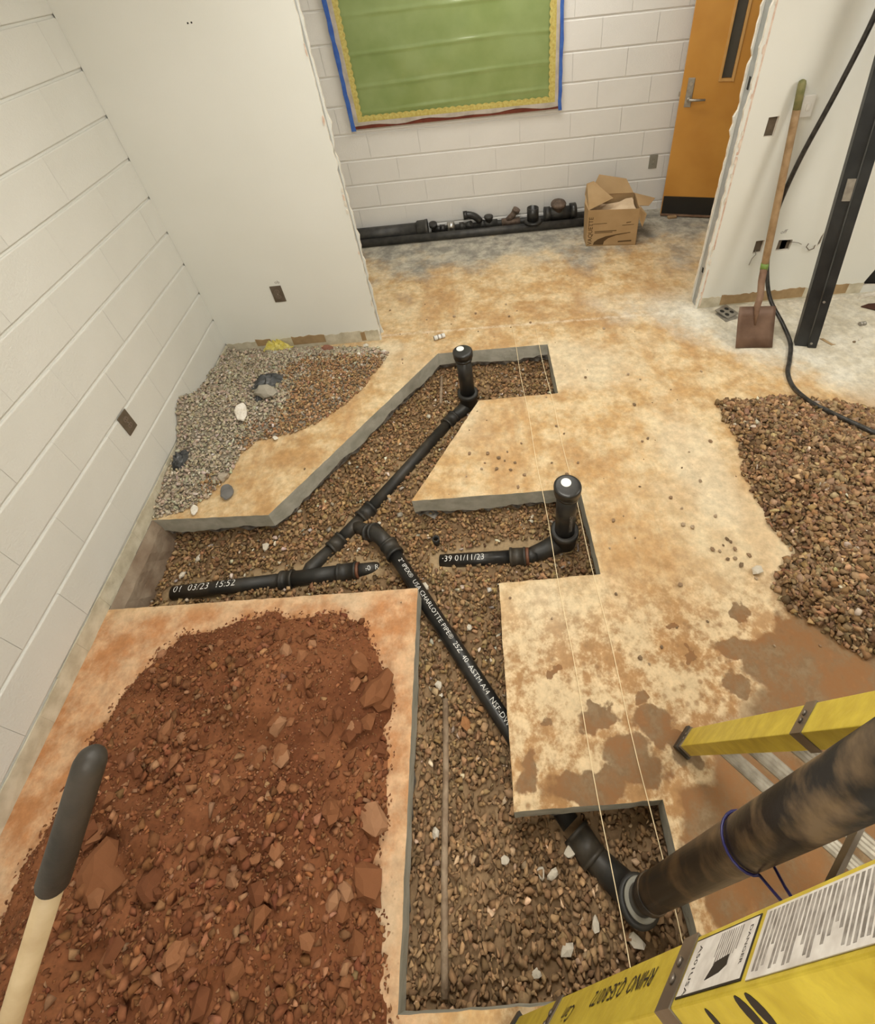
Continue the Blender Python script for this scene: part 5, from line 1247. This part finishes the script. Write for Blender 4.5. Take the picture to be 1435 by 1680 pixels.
# street elbow
a = fx(712); e = MB(); e.tube(arc((a - .01, ym - .02, zm + .055), (a - .012, ym, zm), (a + .05, ym, zm - .005), 8), .029, 16); e.lathe((a + .045, ym, zm - .005), (1, 0, 0), [(0, .030), (0, .036), (.045, .036), (.045, .028)], 18); e.lathe((a - .010, ym - .022, zm + .04), (0, -.25, 1), [(0, .030), (0, .036), (.028, .036), (.028, .026)], 18)
tag(e.build('pipe_elbow', 'abs'), 'small black elbow next to the steel banded coupling', 'elbow')
a = fx(733); cpl = thing('banded_coupling', 'shiny steel banded coupling among the black fittings', 'coupling', (a, ym, 0))
part(MB().lathe((a, ym, zm + .01), (1, .0, 0), [(0, .034), (0, .038), (.065, .038), (.065, .034)], 22), 'shield', 'steel', cpl)
for t in (.012, .048): part(MB().lathe((a + t - .004, ym, zm + .01), (1, 0, 0), [(0, .038), (0, .0405), (.010, .0405), (.010, .038)], 22), 'clamp_band', 'dsteel', cpl)
a = fx(754); e = MB(); e.cyl((a, ym, zm), (a + .11, ym - .005, zm), .030); e.lathe((a - .005, ym, zm), (1, 0, 0), [(0, .028), (0, .037), (.04, .037), (.04, .03)], 18); e.tube([(a + .05, ym, zm), (a + .1, ym - .03, zm + .03)], .028, 16)
tag(e.build('pipe_wye', 'iron'), 'black wye fitting under the large black bend', 'wye')
a = fx(764); e = MB(); e.tube(arc((a - .005, ym, zm + .10), (a + .085, ym, zm + .105), (a + .125, ym, zm + .03), 10), .031, 18); e.lathe((a - .015, ym, zm + .098), (1, 0, .05), [(0, .028), (0, .037), (.035, .037), (.035, .03)], 18)
tag(e.build('pipe_bend', 'abs'), 'glossy black quarter bend arching over the wye', 'elbow')
a = fx(788); e = MB(); e.cyl((a, ym, zm), (a + .15, ym, zm), .034); e.lathe((a, ym, zm), (1, 0, 0), [(0, .03), (0, .04), (.035, .04), (.035, .034)], 18); e.lathe((a + .075, ym, zm), (0, 0, 1), [(0, .03), (.05, .031), (.052, .039), (.07, .04), (.075, .036), (.08, .02)], 18)
tag(e.build('pipe_tee', 'iron'), 'dusty black tee between the bend and the rusty wye', 'tee')
a = fx(823); e = MB(); e.cyl((a, ym, zm), (a + .16, ym, zm), .032); e.tube([(a + .05, ym, zm + .01), (a + .10, ym - .005, zm + .06), (a + .135, ym - .008, zm + .115)], .027, 16); e.lathe((a + .122, ym - .008, zm + .09), (.5, -.05, .85), [(0, .027), (0, .033), (.03, .033), (.03, .022)], 16)
tag(e.build('pipe_wye', 'rustiron'), 'rusty brown wye with its branch pointing up', 'wye')
a = fx(872); yc = yf + .005; fl_ = thing('closet_flange', 'black closet flange with an upright open collar', 'flange', (a, yc, 0))
part(MB().lathe((a, yc, .073), (0, 0, 1), [(0, .05), (0, .078), (.012, .080), (.016, .072), (.018, .05)], 26), 'flange', 'abs', fl_)
part(MB().lathe((a, yc, .088), (0, 0, 1), [(0, .05), (.115, .05), (.115, .044), (.01, .044)], 26, cap1=True), 'collar', 'abs', fl_)
a = fx(893); yk = YB - .10; ck = thing('cleanout_tee', 'large black cleanout tee with a screw cap', 'tee', (a, yk, 0)); zk = .105
part(MB().cyl((a, yk, zk), (a + .23, yk, zk), .052, seg=26), 'body', 'iron', ck)
part(MB().lathe((a - .005, yk, zk), (1, 0, 0), [(0, .05), (0, .062), (.05, .062), (.05, .052)], 26), 'hub', 'iron', ck); part(MB().lathe((a + .22, yk, zk + .005), (1, -.05, .06), [(0, .052), (0, .068), (.05, .068), (.055, .06), (.055, .03)], 26), 'hub', 'abs', ck)
part(MB().lathe((a + .115, yk, zk), (0, -.12, 1), [(0, .045), (.07, .046), (.072, .064), (.09, .066), (.105, .058), (.11, .03), (.118, .03), (.119, .001)], 26), 'screw_cap', 'rustiron', ck)
